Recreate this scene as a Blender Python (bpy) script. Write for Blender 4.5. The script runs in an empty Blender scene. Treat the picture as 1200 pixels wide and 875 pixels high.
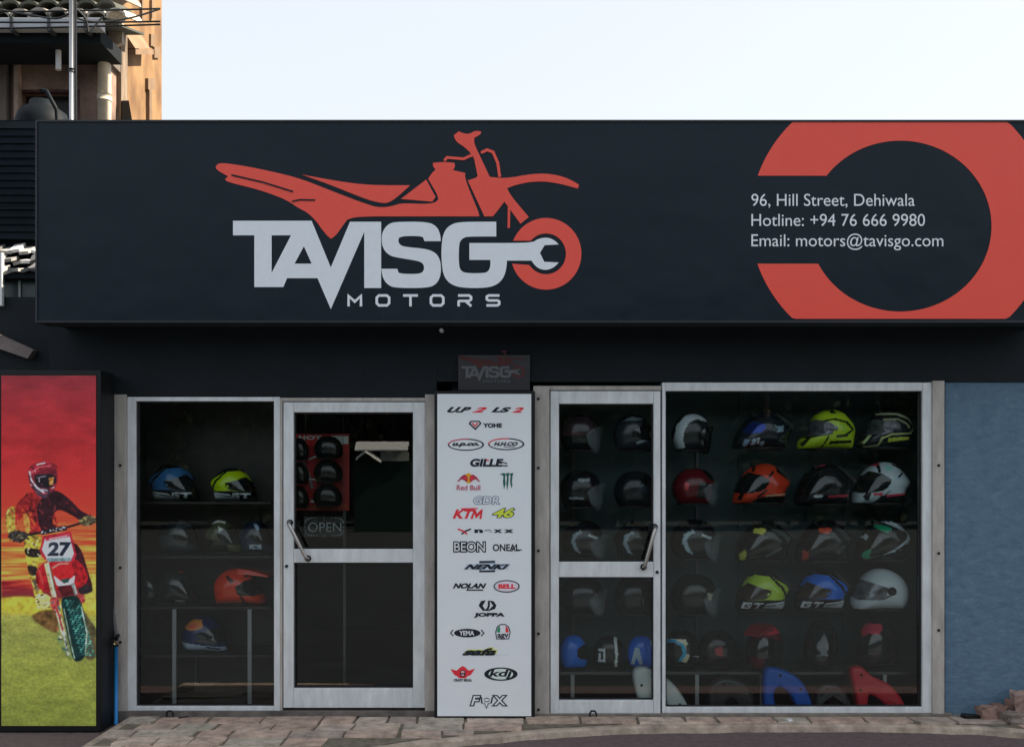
import bpy, bmesh, math, random
from mathutils import Vector, Matrix
from mathutils.geometry import tessellate_polygon

random.seed(7)
PI = math.pi
R = math.radians
SC = bpy.context.scene

# ------------------------------------------------------------------ camera, sky, sun, exposure
D, H, HZ = 7.06, 1.62, 560.0          # camera distance to the shopfront, eye height, horizon row in the photograph
cam_data = bpy.data.cameras.new('camera')
cam = bpy.data.objects.new('camera', cam_data)
SC.collection.objects.link(cam)
cam.location = (0, -D, H)
cam.rotation_euler = (R(90), 0, 0)
cam_data.sensor_width = 36.0
cam_data.lens = 36.0
cam_data.shift_y = (HZ - 437.5) / 1200.0
cam_data.clip_end = 3000
SC.camera = cam

SUN_EL, SUN_AZ = 45.0, 83.0            # azimuth measured from +Y (behind the shop) towards +X (right)
world = bpy.data.worlds.new('World')
SC.world = world
world.use_nodes = True
wn = world.node_tree
wn.nodes.clear()
w_out = wn.nodes.new('ShaderNodeOutputWorld')
w_bg = wn.nodes.new('ShaderNodeBackground')
w_sky = wn.nodes.new('ShaderNodeTexSky')
w_sky.sky_type = 'NISHITA'
w_sky.sun_disc = False
w_sky.sun_elevation = R(SUN_EL)
w_sky.sun_rotation = R(SUN_AZ)
w_sky.air_density = 1.0
w_sky.dust_density = 1.2
w_sky.ozone_density = 1.0
w_hs = wn.nodes.new('ShaderNodeHueSaturation')      # hazy, washed-out air all round
w_hs.inputs['Saturation'].default_value = 0.42
w_bg.inputs['Strength'].default_value = 0.10
wn.links.new(w_sky.outputs[0], w_hs.inputs['Color'])
w_mix = wn.nodes.new('ShaderNodeMixRGB')            # an even veil of thin high cloud over the whole sky
w_mix.inputs['Fac'].default_value = 0.84
w_mix.inputs['Color2'].default_value = (2.06, 2.20, 2.40, 1.0)
wn.links.new(w_hs.outputs[0], w_mix.inputs['Color1'])
wn.links.new(w_mix.outputs[0], w_bg.inputs['Color'])
wn.links.new(w_bg.outputs[0], w_out.inputs['Surface'])

sun_data = bpy.data.lights.new('sun', 'SUN')
sun_data.energy = 4.0
sun_data.angle = R(0.5)
sun_data.color = (1.0, 0.86, 0.68)
sun = bpy.data.objects.new('sun', sun_data)
SC.collection.objects.link(sun)
sd = Vector((math.sin(R(SUN_AZ)) * math.cos(R(SUN_EL)), math.cos(R(SUN_AZ)) * math.cos(R(SUN_EL)), math.sin(R(SUN_EL))))
sun.rotation_euler = sd.to_track_quat('Z', 'Y').to_euler()
sun.location = sd * 60

SC.view_settings.view_transform = 'Standard'
SC.view_settings.look = 'None'
SC.view_settings.exposure = 1.98
SC.view_settings.gamma = 1.0
SC.render.engine = 'CYCLES'
SC.cycles.use_denoising = True
SC.cycles.max_bounces = 10
SC.cycles.diffuse_bounces = 5
SC.cycles.glossy_bounces = 4
SC.cycles.transparent_max_bounces = 16
SC.cycles.caustics_reflective = False
SC.cycles.caustics_refractive = False

KEY = 0.50                             # how much of a white card's light the shaded front returns; printed colours are divided by it

# ------------------------------------------------------------------ helpers
def P(px, py, y):
    s = (D + y) / 1200.0
    return Vector(((px - 600.0) * s, y, H + (HZ - py) * s))

def lin(c):
    c = c / 255.0
    return c / 12.92 if c <= 0.04045 else ((c + 0.055) / 1.055) ** 2.4

def S(r, g, b, k=None):
    k = KEY if k is None else k
    c = [lin(v) / k for v in (r, g, b)]
    f = min(1.0, 0.88 / max(c))          # keep the hue when a colour would pass white
    return tuple(v * f for v in c) + (1.0,)

_m = {}
def nodes_of(name):
    m = bpy.data.materials.new(name)
    m.use_nodes = True
    return m, m.node_tree, m.node_tree.nodes['Principled BSDF']

def mat(name, col, rough=0.6, metal=0.0, vary=0.0, scale=8.0, bump=0.0, bscale=60.0, spec=0.5, stretch=(1, 1, 1), col2=None, detail=6.0):
    if name in _m:
        return _m[name]
    m, nt, b = nodes_of(name)
    col = tuple(col)[:3] + (1.0,)
    b.inputs['Base Color'].default_value = col
    b.inputs['Roughness'].default_value = rough
    b.inputs['Metallic'].default_value = metal
    b.inputs['Specular IOR Level'].default_value = spec
    if vary or bump:
        tc = nt.nodes.new('ShaderNodeTexCoord')
        mp = nt.nodes.new('ShaderNodeMapping')
        mp.inputs['Scale'].default_value = stretch
        nt.links.new(tc.outputs['Object'], mp.inputs[0])
        if vary:
            n = nt.nodes.new('ShaderNodeTexNoise')
            n.inputs['Scale'].default_value = scale
            n.inputs['Detail'].default_value = detail
            n.inputs['Roughness'].default_value = 0.65
            r = nt.nodes.new('ShaderNodeValToRGB')
            r.color_ramp.elements[0].position = 0.3
            r.color_ramp.elements[1].position = 0.72
            lo = col2 if col2 else tuple(c * (1 - vary) for c in col[:3]) + (1,)
            hi = tuple(min(0.95, c * (1 + vary)) for c in col[:3]) + (1,) if not col2 else col
            r.color_ramp.elements[0].color = tuple(lo)[:3] + (1,)
            r.color_ramp.elements[1].color = hi
            nt.links.new(mp.outputs[0], n.inputs['Vector'])
            nt.links.new(n.outputs['Fac'], r.inputs[0])
            nt.links.new(r.outputs[0], b.inputs['Base Color'])
        if bump:
            n2 = nt.nodes.new('ShaderNodeTexNoise')
            n2.inputs['Scale'].default_value = bscale
            n2.inputs['Detail'].default_value = 5.0
            bp = nt.nodes.new('ShaderNodeBump')
            bp.inputs['Strength'].default_value = bump
            bp.inputs['Distance'].default_value = 0.01
            nt.links.new(mp.outputs[0], n2.inputs['Vector'])
            nt.links.new(n2.outputs['Fac'], bp.inputs['Height'])
            nt.links.new(bp.outputs[0], b.inputs['Normal'])
    _m[name] = m
    return m

def ink(r, g, b, rough=0.45):
    """A printed colour, named by its value."""
    n = 'ink_%d_%d_%d' % (r, g, b)
    if n in _m:
        return _m[n]
    c = S(r, g, b)
    return mat(n, c, rough=rough, vary=0.07, scale=35.0, spec=0.22)

def tag(o, label=None, cat=None, group=None, kind=None):
    if label: o['label'] = label
    if cat: o['category'] = cat
    if group: o['group'] = group
    if kind: o['kind'] = kind
    return o

def empty(name, loc=(0, 0, 0)):
    o = bpy.data.objects.new(name, None)
    o.empty_display_size = 0.1
    SC.collection.objects.link(o)
    o.location = loc
    return o

def org(parent):
    """World position of a parent chain (no rotations are used on parents before their parts are made)."""
    v = Vector((0, 0, 0))
    while parent is not None:
        v += parent.location
        parent = parent.parent
    return v

def link(name, me, parent=None, mats=(), smooth=False):
    o = bpy.data.objects.new(name, me)
    SC.collection.objects.link(o)
    for m in mats:
        me.materials.append(m)
    if parent is not None:
        o.parent = parent
    if smooth:
        me.polygons.foreach_set('use_smooth', [True] * len(me.polygons))
    return o

def mesh_obj(name, verts, faces, m, parent=None, smooth=False, fm=None):
    """verts in world coordinates; the mesh is stored relative to its parent thing."""
    off = org(parent)
    me = bpy.data.meshes.new(name)
    me.from_pydata([tuple(Vector(v) - off) for v in verts], [], faces)
    ms = m if isinstance(m, (list, tuple)) else [m]
    o = link(name, me, parent, ms, smooth)
    if fm:
        me.polygons.foreach_set('material_index', fm)
    me.update()
    return o

def boxv(x0, x1, y0, y1, z0, z1):
    v = [(x0, y0, z0), (x1, y0, z0), (x1, y1, z0), (x0, y1, z0), (x0, y0, z1), (x1, y0, z1), (x1, y1, z1), (x0, y1, z1)]
    f = [(0, 3, 2, 1), (4, 5, 6, 7), (0, 1, 5, 4), (1, 2, 6, 5), (2, 3, 7, 6), (3, 0, 4, 7)]
    return v, f

def box(name, x0, x1, y0, y1, z0, z1, m, parent=None, bev=0.0):
    off = org(parent)
    bm = bmesh.new()
    v, f = boxv(x0, x1, y0, y1, z0, z1)
    vs = [bm.verts.new(Vector(p) - off) for p in v]
    for q in f:
        bm.faces.new([vs[i] for i in q])
    if bev:
        bmesh.ops.bevel(bm, geom=list(bm.edges), offset=bev, segments=2, profile=0.6, affect='EDGES')
    bm.normal_update()
    me = bpy.data.meshes.new(name)
    bm.to_mesh(me); bm.free()
    return link(name, me, parent, [m])

def pbox(name, px0, py0, px1, py1, y0, y1, m, parent=None, bev=0.0):
    """A box whose front face (at depth y0) spans the given rows and columns of the photograph."""
    a, b = P(px0, py1, y0), P(px1, py0, y0)
    return box(name, a.x, b.x, y0, y1, a.z, b.z, m, parent, bev)

def tube(name, pts, r, m, parent=None, n=8, caps=True):
    pts = [Vector(p) for p in pts]
    rs = r if isinstance(r, (list, tuple)) else [r] * len(pts)
    verts, faces = [], []
    up = Vector((0, 0, 1))
    for i, p in enumerate(pts):
        t = (pts[min(i + 1, len(pts) - 1)] - pts[max(i - 1, 0)]).normalized()
        a = t.cross(up)
        if a.length < 1e-3:
            a = t.cross(Vector((0, 1, 0)))
        a.normalize()
        b = t.cross(a)
        for k in range(n):
            an = 2 * PI * k / n
            verts.append(p + (a * math.cos(an) + b * math.sin(an)) * rs[i])
    for i in range(len(pts) - 1):
        for k in range(n):
            faces.append((i * n + k, i * n + (k + 1) % n, (i + 1) * n + (k + 1) % n, (i + 1) * n + k))
    if caps:
        faces.append(tuple(range(n)))
        faces.append(tuple((len(pts) - 1) * n + k for k in reversed(range(n))))
    return mesh_obj(name, verts, faces, m, parent, smooth=n > 6)

# ---- flat print: shapes given in rows and columns of the photograph, laid on a plane at depth y
_txt = {}
def text_geo(body, bold=0.0):
    k = (body, bold)
    if k not in _txt:
        cu = bpy.data.curves.new('t', 'FONT')
        cu.body = body
        cu.offset = bold
        cu.resolution_u = 5
        o = bpy.data.objects.new('t', cu)
        SC.collection.objects.link(o)
        dg = bpy.context.evaluated_depsgraph_get()
        me = o.evaluated_get(dg).to_mesh()
        vs = [(v.co.x, v.co.y) for v in me.vertices]
        fs = [tuple(p.vertices) for p in me.polygons]
        o.evaluated_get(dg).to_mesh_clear()
        bpy.data.objects.remove(o)
        bpy.data.curves.remove(cu)
        _txt[k] = (vs, fs)
    return _txt[k]

def text(body, x0, y0, x1, y1, bold=0.0, shear=0.0):
    """Lettering stretched to fill a box."""
    vs, fs = text_geo(body, bold)
    vs = [(x + shear * y, y) for x, y in vs]
    ax, bx_ = min(v[0] for v in vs), max(v[0] for v in vs)
    ay, by = min(v[1] for v in vs), max(v[1] for v in vs)
    return [(x0 + (x - ax) / (bx_ - ax) * (x1 - x0), y1 - (y - ay) / (by - ay) * (y1 - y0)) for x, y in vs], fs

def outlined(f, body, x0, y0, x1, y1, b_out, b_in, shear=0.0):
    base, _ = text_geo(body, b_out)
    base = [(x + shear * y, y) for x, y in base]
    ax, bx_ = min(v[0] for v in base), max(v[0] for v in base)
    ay, by = min(v[1] for v in base), max(v[1] for v in base)
    res = []
    for b in (b_out, b_in):
        vs, fs = text_geo(body, b)
        res.append((f([(x0 + (x + shear * y - ax) / (bx_ - ax) * (x1 - x0), y1 - (y - ay) / (by - ay) * (y1 - y0)) for x, y in vs]), fs))
    return res

def islands(geo):
    """Split a line of lettering into its letters (a dot belongs to the stem under it)."""
    vs, fs = geo
    par = list(range(len(vs)))
    def find(i):
        while par[i] != i:
            par[i] = par[par[i]]
            i = par[i]
        return i
    for f in fs:
        for i in f[1:]:
            par[find(i)] = find(f[0])
    grp = {}
    for f in fs:
        grp.setdefault(find(f[0]), []).append(f)
    ext = []
    for fl in grp.values():
        xs = [vs[i][0] for f in fl for i in f]
        ext.append([min(xs), max(xs), fl])
    ext.sort(key=lambda e: e[0])
    out = []
    for e in ext:
        if out and min(e[1], out[-1][1]) - max(e[0], out[-1][0]) > 0.6 * min(e[1] - e[0], out[-1][1] - out[-1][0]):
            out[-1][1] = max(out[-1][1], e[1]); out[-1][2] = out[-1][2] + e[2]
        else:
            out.append(e)
    res = []
    for _, _, fl in out:
        ids = sorted({i for f in fl for i in f})
        mp_ = {i: k for k, i in enumerate(ids)}
        res.append(([vs[i] for i in ids], [tuple(mp_[i] for i in f) for f in fl]))
    return res

def line(body, x0, x1, base, size, bold=0.0):
    """A line of lettering on a baseline with a given letter size."""
    vs, fs = text_geo(body, bold)
    ax, bx_ = min(v[0] for v in vs), max(v[0] for v in vs)
    return [(x0 + (x - ax) / (bx_ - ax) * (x1 - x0), base - y * size) for x, y in vs], fs

def poly(pts, *holes):
    loops = [[Vector((x, y, 0)) for x, y in l] for l in (pts,) + holes]
    fl = [(v.x, v.y) for l in loops for v in l]
    return fl, [tuple(t) for t in tessellate_polygon(loops)]

def stroke(pts, w, closed=False):
    n = len(pts)
    vs, fs = [], []
    for i in range(n):
        a = Vector(pts[(i - 1) % n] if (closed or i > 0) else pts[i])
        b = Vector(pts[(i + 1) % n] if (closed or i < n - 1) else pts[i])
        p = Vector(pts[i])
        d1 = (p - a).normalized() if (p - a).length > 1e-6 else (b - p).normalized()
        d2 = (b - p).normalized() if (b - p).length > 1e-6 else d1
        t = d1 + d2
        t = t.normalized() if t.length > 1e-6 else d1
        nrm = Vector((-t.y, t.x))
        c = max(0.5, nrm.dot(Vector((-d1.y, d1.x))))
        nrm = nrm * (w / 2 / c)
        vs += [tuple(p + nrm), tuple(p - nrm)]
    for i in range(n if closed else n - 1):
        j = (i + 1) % n
        fs.append((2 * i, 2 * j, 2 * j + 1, 2 * i + 1))
    return vs, fs

def ell(cx, cy, a, b, n=40, a0=0.0, a1=360.0):
    return [(cx + a * math.cos(R(a0 + (a1 - a0) * i / n)), cy + b * math.sin(R(a0 + (a1 - a0) * i / n))) for i in range(n if abs(a1 - a0) >= 360 else n + 1)]

def smooth_loop(pts, k=4):
    out = []
    n = len(pts)
    for i in range(n):
        p0, p1, p2, p3 = (Vector(pts[(i + j - 1) % n]) for j in range(4))
        for s in range(k):
            t = s / k
            q = 0.5 * ((2 * p1) + (-p0 + p2) * t + (2 * p0 - 5 * p1 + 4 * p2 - p3) * t * t + (-p0 + 3 * p1 - 3 * p2 + p3) * t ** 3)
            out.append((q.x, q.y))
    return out

def prints(name, y, items, parent, step=0.0006):
    """One printed mark: items = [(geometry, material)], later ones on top."""
    verts, faces, fm, ms = [], [], [], []
    off = org(parent)
    for k, (g, m) in enumerate(items):
        if m not in ms:
            ms.append(m)
        base = len(verts)
        verts += [tuple(P(px, py, y - k * step) - off) for px, py in g[0]]
        for f in g[1]:
            a, b, c = (Vector(g[0][i]) for i in f[:3])
            f = tuple(base + i for i in f)
            area = (b.x - a.x) * (c.y - a.y) - (b.y - a.y) * (c.x - a.x)
            faces.append(f if area < 0 else tuple(reversed(f)))
            fm.append(ms.index(m))
    me = bpy.data.meshes.new(name)
    me.from_pydata(verts, [], faces)
    o = link(name, me, parent, ms)
    me.polygons.foreach_set('material_index', fm)
    me.update()
    return o

# ------------------------------------------------------------------ materials
ALU = mat('aged_aluminium', S(142, 145, 146, 0.38), rough=0.5, metal=0.15, vary=0.16, scale=5, stretch=(3, 3, 0.8), bump=0.05)
ALU2 = mat('dull_aluminium', S(120, 116, 111, 0.40), rough=0.55, metal=0.1, vary=0.25, scale=6, stretch=(3, 3, 0.7), bump=0.08)
GASKET = mat('black_gasket', (0.01, 0.01, 0.012, 1), rough=0.7)
NAVY = mat('dark_navy_paint', (0.0075, 0.0125, 0.017, 1), rough=0.7, spec=0.25, vary=0.25, scale=3, bump=0.05)
BLACK = mat('black_paint', (0.006, 0.008, 0.010, 1), rough=0.5, spec=0.3)
STEEL = mat('worn_steel', (0.42, 0.40, 0.38, 1), rough=0.32, metal=0.85)
WHITE = mat('white_paint', (0.78, 0.78, 0.78, 1), rough=0.5, vary=0.06, scale=12)
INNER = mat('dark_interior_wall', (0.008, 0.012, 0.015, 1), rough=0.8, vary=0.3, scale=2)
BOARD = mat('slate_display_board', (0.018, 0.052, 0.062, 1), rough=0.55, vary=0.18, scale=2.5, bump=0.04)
CONC = mat('grey_concrete', (0.26, 0.235, 0.205, 1), rough=0.9, vary=0.35, scale=7, bump=0.5, bscale=30)

def glass(name, tint, ior, rough=0.0):
    m = bpy.data.materials.new(name)
    m.use_nodes = True
    nt = m.node_tree
    nt.nodes.clear()
    out = nt.nodes.new('ShaderNodeOutputMaterial')
    tr = nt.nodes.new('ShaderNodeBsdfTransparent')
    tr.inputs[0].default_value = tint
    gl = nt.nodes.new('ShaderNodeBsdfGlossy')
    gl.inputs['Roughness'].default_value = rough
    fr = nt.nodes.new('ShaderNodeFresnel')
    fr.inputs['IOR'].default_value = ior
    mx = nt.nodes.new('ShaderNodeMixShader')
    nt.links.new(fr.outputs[0], mx.inputs[0])
    nt.links.new(tr.outputs[0], mx.inputs[1])
    nt.links.new(gl.outputs[0], mx.inputs[2])
    nt.links.new(mx.outputs[0], out.inputs['Surface'])
    return m

GLASS = glass('shop_glass', (0.955, 0.985, 0.98, 1), 1.45)
def hazy(name, col, amount):
    m, nt, b = nodes_of(name)
    b.inputs['Base Color'].default_value = col
    b.inputs['Roughness'].default_value = 0.15
    tr = nt.nodes.new('ShaderNodeBsdfTransparent')
    no_ = nt.nodes.new('ShaderNodeTexNoise'); no_.inputs['Scale'].default_value = 9.0; no_.inputs['Detail'].default_value = 4
    tcx = nt.nodes.new('ShaderNodeTexCoord')
    mr = nt.nodes.new('ShaderNodeMapRange'); mr.inputs[1].default_value = 0.35; mr.inputs[2].default_value = 0.7; mr.inputs[3].default_value = amount * 0.4; mr.inputs[4].default_value = amount * 1.5
    mx = nt.nodes.new('ShaderNodeMixShader')
    nt.links.new(tcx.outputs['Object'], no_.inputs['Vector']); nt.links.new(no_.outputs['Fac'], mr.inputs[0]); nt.links.new(mr.outputs[0], mx.inputs[0])
    nt.links.new(tr.outputs[0], mx.inputs[1]); nt.links.new(b.outputs[0], mx.inputs[2])
    nt.links.new(mx.outputs[0], nt.nodes['Material Output'].inputs['Surface'])
    return m
CLEAR = hazy('clear_visor', (0.50, 0.56, 0.60, 1), 0.24)

# ------------------------------------------------------------------ ground, road, pavement
ground_m = mat('dusty_ground', (0.030, 0.038, 0.040, 1), rough=0.95, vary=0.25, scale=0.4, bump=0.3, bscale=6)
g = box('ground', -400, 400, -400, 400, -0.30, -0.070, ground_m); tag(g, kind='structure')
road_m = mat('reddish_bitumen', (0.17, 0.115, 0.11, 1), rough=0.92, vary=0.35, scale=18, bump=0.8, bscale=90, col2=(0.10, 0.072, 0.072))
rd = box('road', -60, 60, -16.0, -1.202, -0.069, -0.062, mat('street_asphalt', (0.030, 0.038, 0.045, 1), rough=0.9, vary=0.3, scale=3, bump=0.4)); tag(rd, kind='structure')
ap = box('apron', -60, 60, -1.20, 0.0, -0.069, -0.060, road_m); tag(ap, kind='structure')

# the shop's step: a cracked concrete ledge carrying worn pavers, wide on the left and narrow on the right
edge = [(-2.62, -1.12), (-1.10, -1.05), (-0.55, -0.72), (0.20, -0.45), (0.75, -0.33), (1.5, -0.28), (2.3, -0.27), (3.0, -0.34), (3.6, -0.55), (4.4, -0.62)]
rng = random.Random(3)
fine = []
for i in range(len(edge) - 1):
    for k in range(8):
        t = k / 8
        fine.append((edge[i][0] + (edge[i + 1][0] - edge[i][0]) * t, edge[i][1] + (edge[i + 1][1] - edge[i][1]) * t + rng.uniform(-0.012, 0.012)))
fine.append(edge[-1])
vs, fs = [], []
for x, y in fine:
    vs += [(x, 0.06, -0.012), (x, y + 0.015, -0.012 + rng.uniform(-0.004, 0.002)), (x, y, -0.026), (x + rng.uniform(-0.01, 0.01), y - 0.01, -0.062)]
for i in range(len(fine) - 1):
    a, b = 4 * i, 4 * i + 4
    for k in range(3):
        fs.append((a + k, a + k + 1, b + k + 1, b + k))
fs.append((0, 1, 2, 3))
ledge_m = mat('pale_worn_ledge', (0.58, 0.48, 0.38, 1), rough=0.92, vary=0.4, scale=9, bump=0.7, bscale=28, col2=(0.22, 0.165, 0.125))
pav = mesh_obj('pavement', vs, fs, ledge_m)
tag(pav, kind='structure')
paver_ms = [mat('paver_tone_%d' % i, c + (1,), rough=0.9, vary=0.5, scale=9, bump=0.7, bscale=40) for i, c in enumerate([
    (0.48, 0.36, 0.285), (0.43, 0.32, 0.25), (0.52, 0.41, 0.33), (0.38, 0.305, 0.25), (0.47, 0.335, 0.265), (0.43, 0.37, 0.295)])]

bed_m = mat('mossy_joint_sand', (0.17, 0.145, 0.105, 1), rough=1.0, vary=0.5, scale=20)
def edge_y(x):
    for (x0, y0), (x1, y1) in zip(edge, edge[1:]):
        if x0 <= x <= x1:
            return y0 + (y1 - y0) * (x - x0) / (x1 - x0)
    return edge[-1][1]
rows_y = [(-0.10, -0.27), (-0.28, -0.46), (-0.47, -0.64), (-0.65, -0.84), (-0.85, -1.03)]
for r, (ya, yb) in enumerate(rows_y):
    x = -2.60 + (r % 2) * 0.14
    while x < 3.55:
        w = rng.choice([0.22, 0.27, 0.33, 0.38]) * rng.uniform(0.92, 1.06)
        xa, xb = x + 0.008, x + w - 0.008
        lim = max(edge_y(xa), edge_y(min(xb, 4.3)))
        y1 = max(yb, lim + 0.04)
        if ya - y1 > 0.09 and rng.random() > 0.03:
            dz = rng.uniform(-0.003, 0.005)
            j = [rng.uniform(-0.011, 0.011) for _ in range(8)]
            top = [(xa + j[0], y1 + j[1]), (xb + j[2], y1 + j[3]), (xb + j[4], ya + j[5] * 0.4), (xa + j[6], ya + j[7] * 0.4)]
            v = [(a, b, -0.016) for a, b in top] + [(a + (0.004 if q in (0, 3) else -0.004), b + (0.004 if q < 2 else -0.004), dz + rng.uniform(-0.002, 0.002)) for q, (a, b) in enumerate(top)]
            f = [(4, 5, 6, 7), (0, 1, 5, 4), (1, 2, 6, 5), (2, 3, 7, 6), (3, 0, 4, 7)]
            mesh_obj('paver', v, f, rng.choice(paver_ms), pav)
        x += w

bv, bf = [], []
for i in range(60):
    x = -2.56 + 6.1 * i / 59
    bv += [(x, -0.085, -0.0085), (x, min(-0.10, edge_y(x) + 0.07), -0.0085)]
for i in range(59):
    bf.append((2 * i, 2 * i + 1, 2 * i + 3, 2 * i + 2))
mesh_obj('joint_bed', bv, bf, bed_m, pav)

# ------------------------------------------------------------------ shop building
shop = empty('shop_building', (0, 0, 0))
tag(shop, 'single-storey motorcycle shop with aluminium glass front and blue plastered side wall', 'shop')
ZT = P(0, 392, 0).z
box('header', P(60, 0, 0).x, P(512, 0, 0).x, -0.03, 0.16, P(0, 466, -0.03).z, 2.95, NAVY, shop)
box('header', P(512, 0, 0).x, 4.3, -0.028, 0.158, P(0, 447, -0.03).z, 2.948, NAVY, shop)
blue_m, nt, bs = nodes_of('patchy_blue_wall_paint')
bs.inputs['Roughness'].default_value = 0.85
tc = nt.nodes.new('ShaderNodeTexCoord')
mp = nt.nodes.new('ShaderNodeMapping'); mp.inputs['Scale'].default_value = (2.0, 2.0, 3.0)
n1 = nt.nodes.new('ShaderNodeTexNoise'); n1.inputs['Scale'].default_value = 5.0; n1.inputs['Detail'].default_value = 8; n1.inputs['Roughness'].default_value = 0.7
r1 = nt.nodes.new('ShaderNodeValToRGB')
for e in list(r1.color_ramp.elements)[1:]: r1.color_ramp.elements.remove(e)
r1.color_ramp.elements[0].position = 0.28; r1.color_ramp.elements[0].color = S(56, 76, 93)
for pos, c in ((0.45, S(64, 85, 101)), (0.60, S(70, 91, 106)), (0.72, S(86, 103, 115))):
    e = r1.color_ramp.elements.new(pos); e.color = c
n2 = nt.nodes.new('ShaderNodeTexNoise'); n2.inputs['Scale'].default_value = 9.0; n2.inputs['Detail'].default_value = 9
bp = nt.nodes.new('ShaderNodeBump'); bp.inputs['Strength'].default_value = 0.45; bp.inputs['Distance'].default_value = 0.02
nt.links.new(tc.outputs['Object'], mp.inputs[0]); nt.links.new(mp.outputs[0], n1.inputs['Vector']); nt.links.new(mp.outputs[0], n2.inputs['Vector'])
nt.links.new(n1.outputs['Fac'], r1.inputs[0]); nt.links.new(r1.outputs[0], bs.inputs['Base Color'])
nt.links.new(n2.outputs['Fac'], bp.inputs['Height']); nt.links.new(bp.outputs[0], bs.inputs['Normal'])
bw = box('front_wall', P(1107, 0, 0).x, 4.3, -0.01, 0.16, -0.08, P(0, 447, -0.03).z - 0.002, blue_m, shop)
bw['label'] = 'patchy blue plastered wall right of the display window'
box('side_wall', 4.10, 4.299, 0.162, 4.0, -0.08, 2.9, NAVY, shop)
box('side_wall', -2.95, -2.75, 0.162, 4.0, -0.08, 2.9, NAVY, shop)
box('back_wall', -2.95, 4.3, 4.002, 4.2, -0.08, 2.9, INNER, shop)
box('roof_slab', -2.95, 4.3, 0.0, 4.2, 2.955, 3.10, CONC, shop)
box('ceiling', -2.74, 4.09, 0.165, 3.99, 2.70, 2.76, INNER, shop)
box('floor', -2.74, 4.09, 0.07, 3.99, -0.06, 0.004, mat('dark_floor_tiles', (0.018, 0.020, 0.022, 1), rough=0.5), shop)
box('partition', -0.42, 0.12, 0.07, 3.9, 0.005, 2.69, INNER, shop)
pbox('pillar', 98, 440, 133, 850, -0.06, 0.16, NAVY, shop)
# plinth strip under the frames
box('plinth', P(133, 0, 0).x, P(512, 0, 0).x, -0.065, 0.069, -0.07, P(0, 833, -0.06).z, mat('sooty_plinth', (0.15, 0.13, 0.115, 1), rough=0.9, vary=0.4, scale=10, bump=0.4), shop)
box('plinth', P(624, 0, 0).x, P(1112, 0, 0).x, -0.075, 0.068, -0.07, P(0, 836, -0.06).z, mat('warm_plinth', (0.21, 0.18, 0.15, 1), rough=0.9, vary=0.4, scale=10, bump=0.4), shop)

FY = -0.035    # front of the frames
def post(px0, px1, py0, py1, m=ALU, y0=FY, y1=0.05, name='post', parent=None):
    return pbox(name, px0, py0, px1, py1, y0, y1, m, parent or shop, 0.004)
# outer strips
post(133, 148, 462, 836, ALU2, -0.045)
post(498, 510, 462, 838, ALU2, -0.043)
post(625, 644, 452, 842, ALU2, -0.05)
post(1093, 1107, 446, 838, ALU2, -0.05)
def screw(px, py, y):
    c = P(px, py, y)
    tube('screw', [c + Vector((0, 0.01, 0)), c + Vector((0, -0.005, 0))], 0.010, BLACK, shop, n=6)
for py in (545, 648, 738): screw(1100, py, -0.052)
for py in (467, 548, 645, 742, 831): screw(631, py, -0.052)
for py in (545, 665, 752): screw(141, py, -0.047)

def window(px0, py0, px1, py1, l, t, r, b, label):
    """Frame strips round a pane; l, t, r, b are the strip widths."""
    w = empty('window', P((px0 + px1) / 2, py1, FY)); w.parent = shop; w['label'] = label
    pbox('frame', px0, py0, px0 + l, py1, FY, 0.05, ALU, w, 0.004)
    pbox('frame', px1 - r, py0, px1, py1, FY, 0.05, ALU, w, 0.004)
    pbox('frame', px0 + l, py0, px1 - r, py0 + t, FY + 0.003, 0.048, ALU, w, 0.004)
    pbox('frame', px0 + l, py1 - b, px1 - r, py1, FY + 0.003, 0.048, ALU, w, 0.004)
    a, c = P(px0 + l, py1 - b, FY), P(px1 - r, py0 + t, FY)
    box('pane', a.x - 0.01, c.x + 0.01, 0.008, 0.014, a.z - 0.01, c.z + 0.01, GLASS, w)
    # dark rubber gasket round the glass
    for nm, q in (('gasket', (a.x, a.x + 0.010, a.z, c.z)), ('gasket', (c.x - 0.010, c.x, a.z, c.z)), ('gasket', (a.x + 0.01, c.x - 0.01, a.z, a.z + 0.008)), ('gasket', (a.x + 0.01, c.x - 0.01, c.z - 0.008, c.z))):
        box(nm, q[0], q[1], -0.012, 0.007, q[2], q[3], GASKET, w)
    return w

window(149, 465, 328, 833, 10, 5, 7, 6, 'tall narrow dark display window left of the doors')
window(776, 448, 1092, 835, 4, 10, 11, 7, 'wide display window full of helmets')

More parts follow.
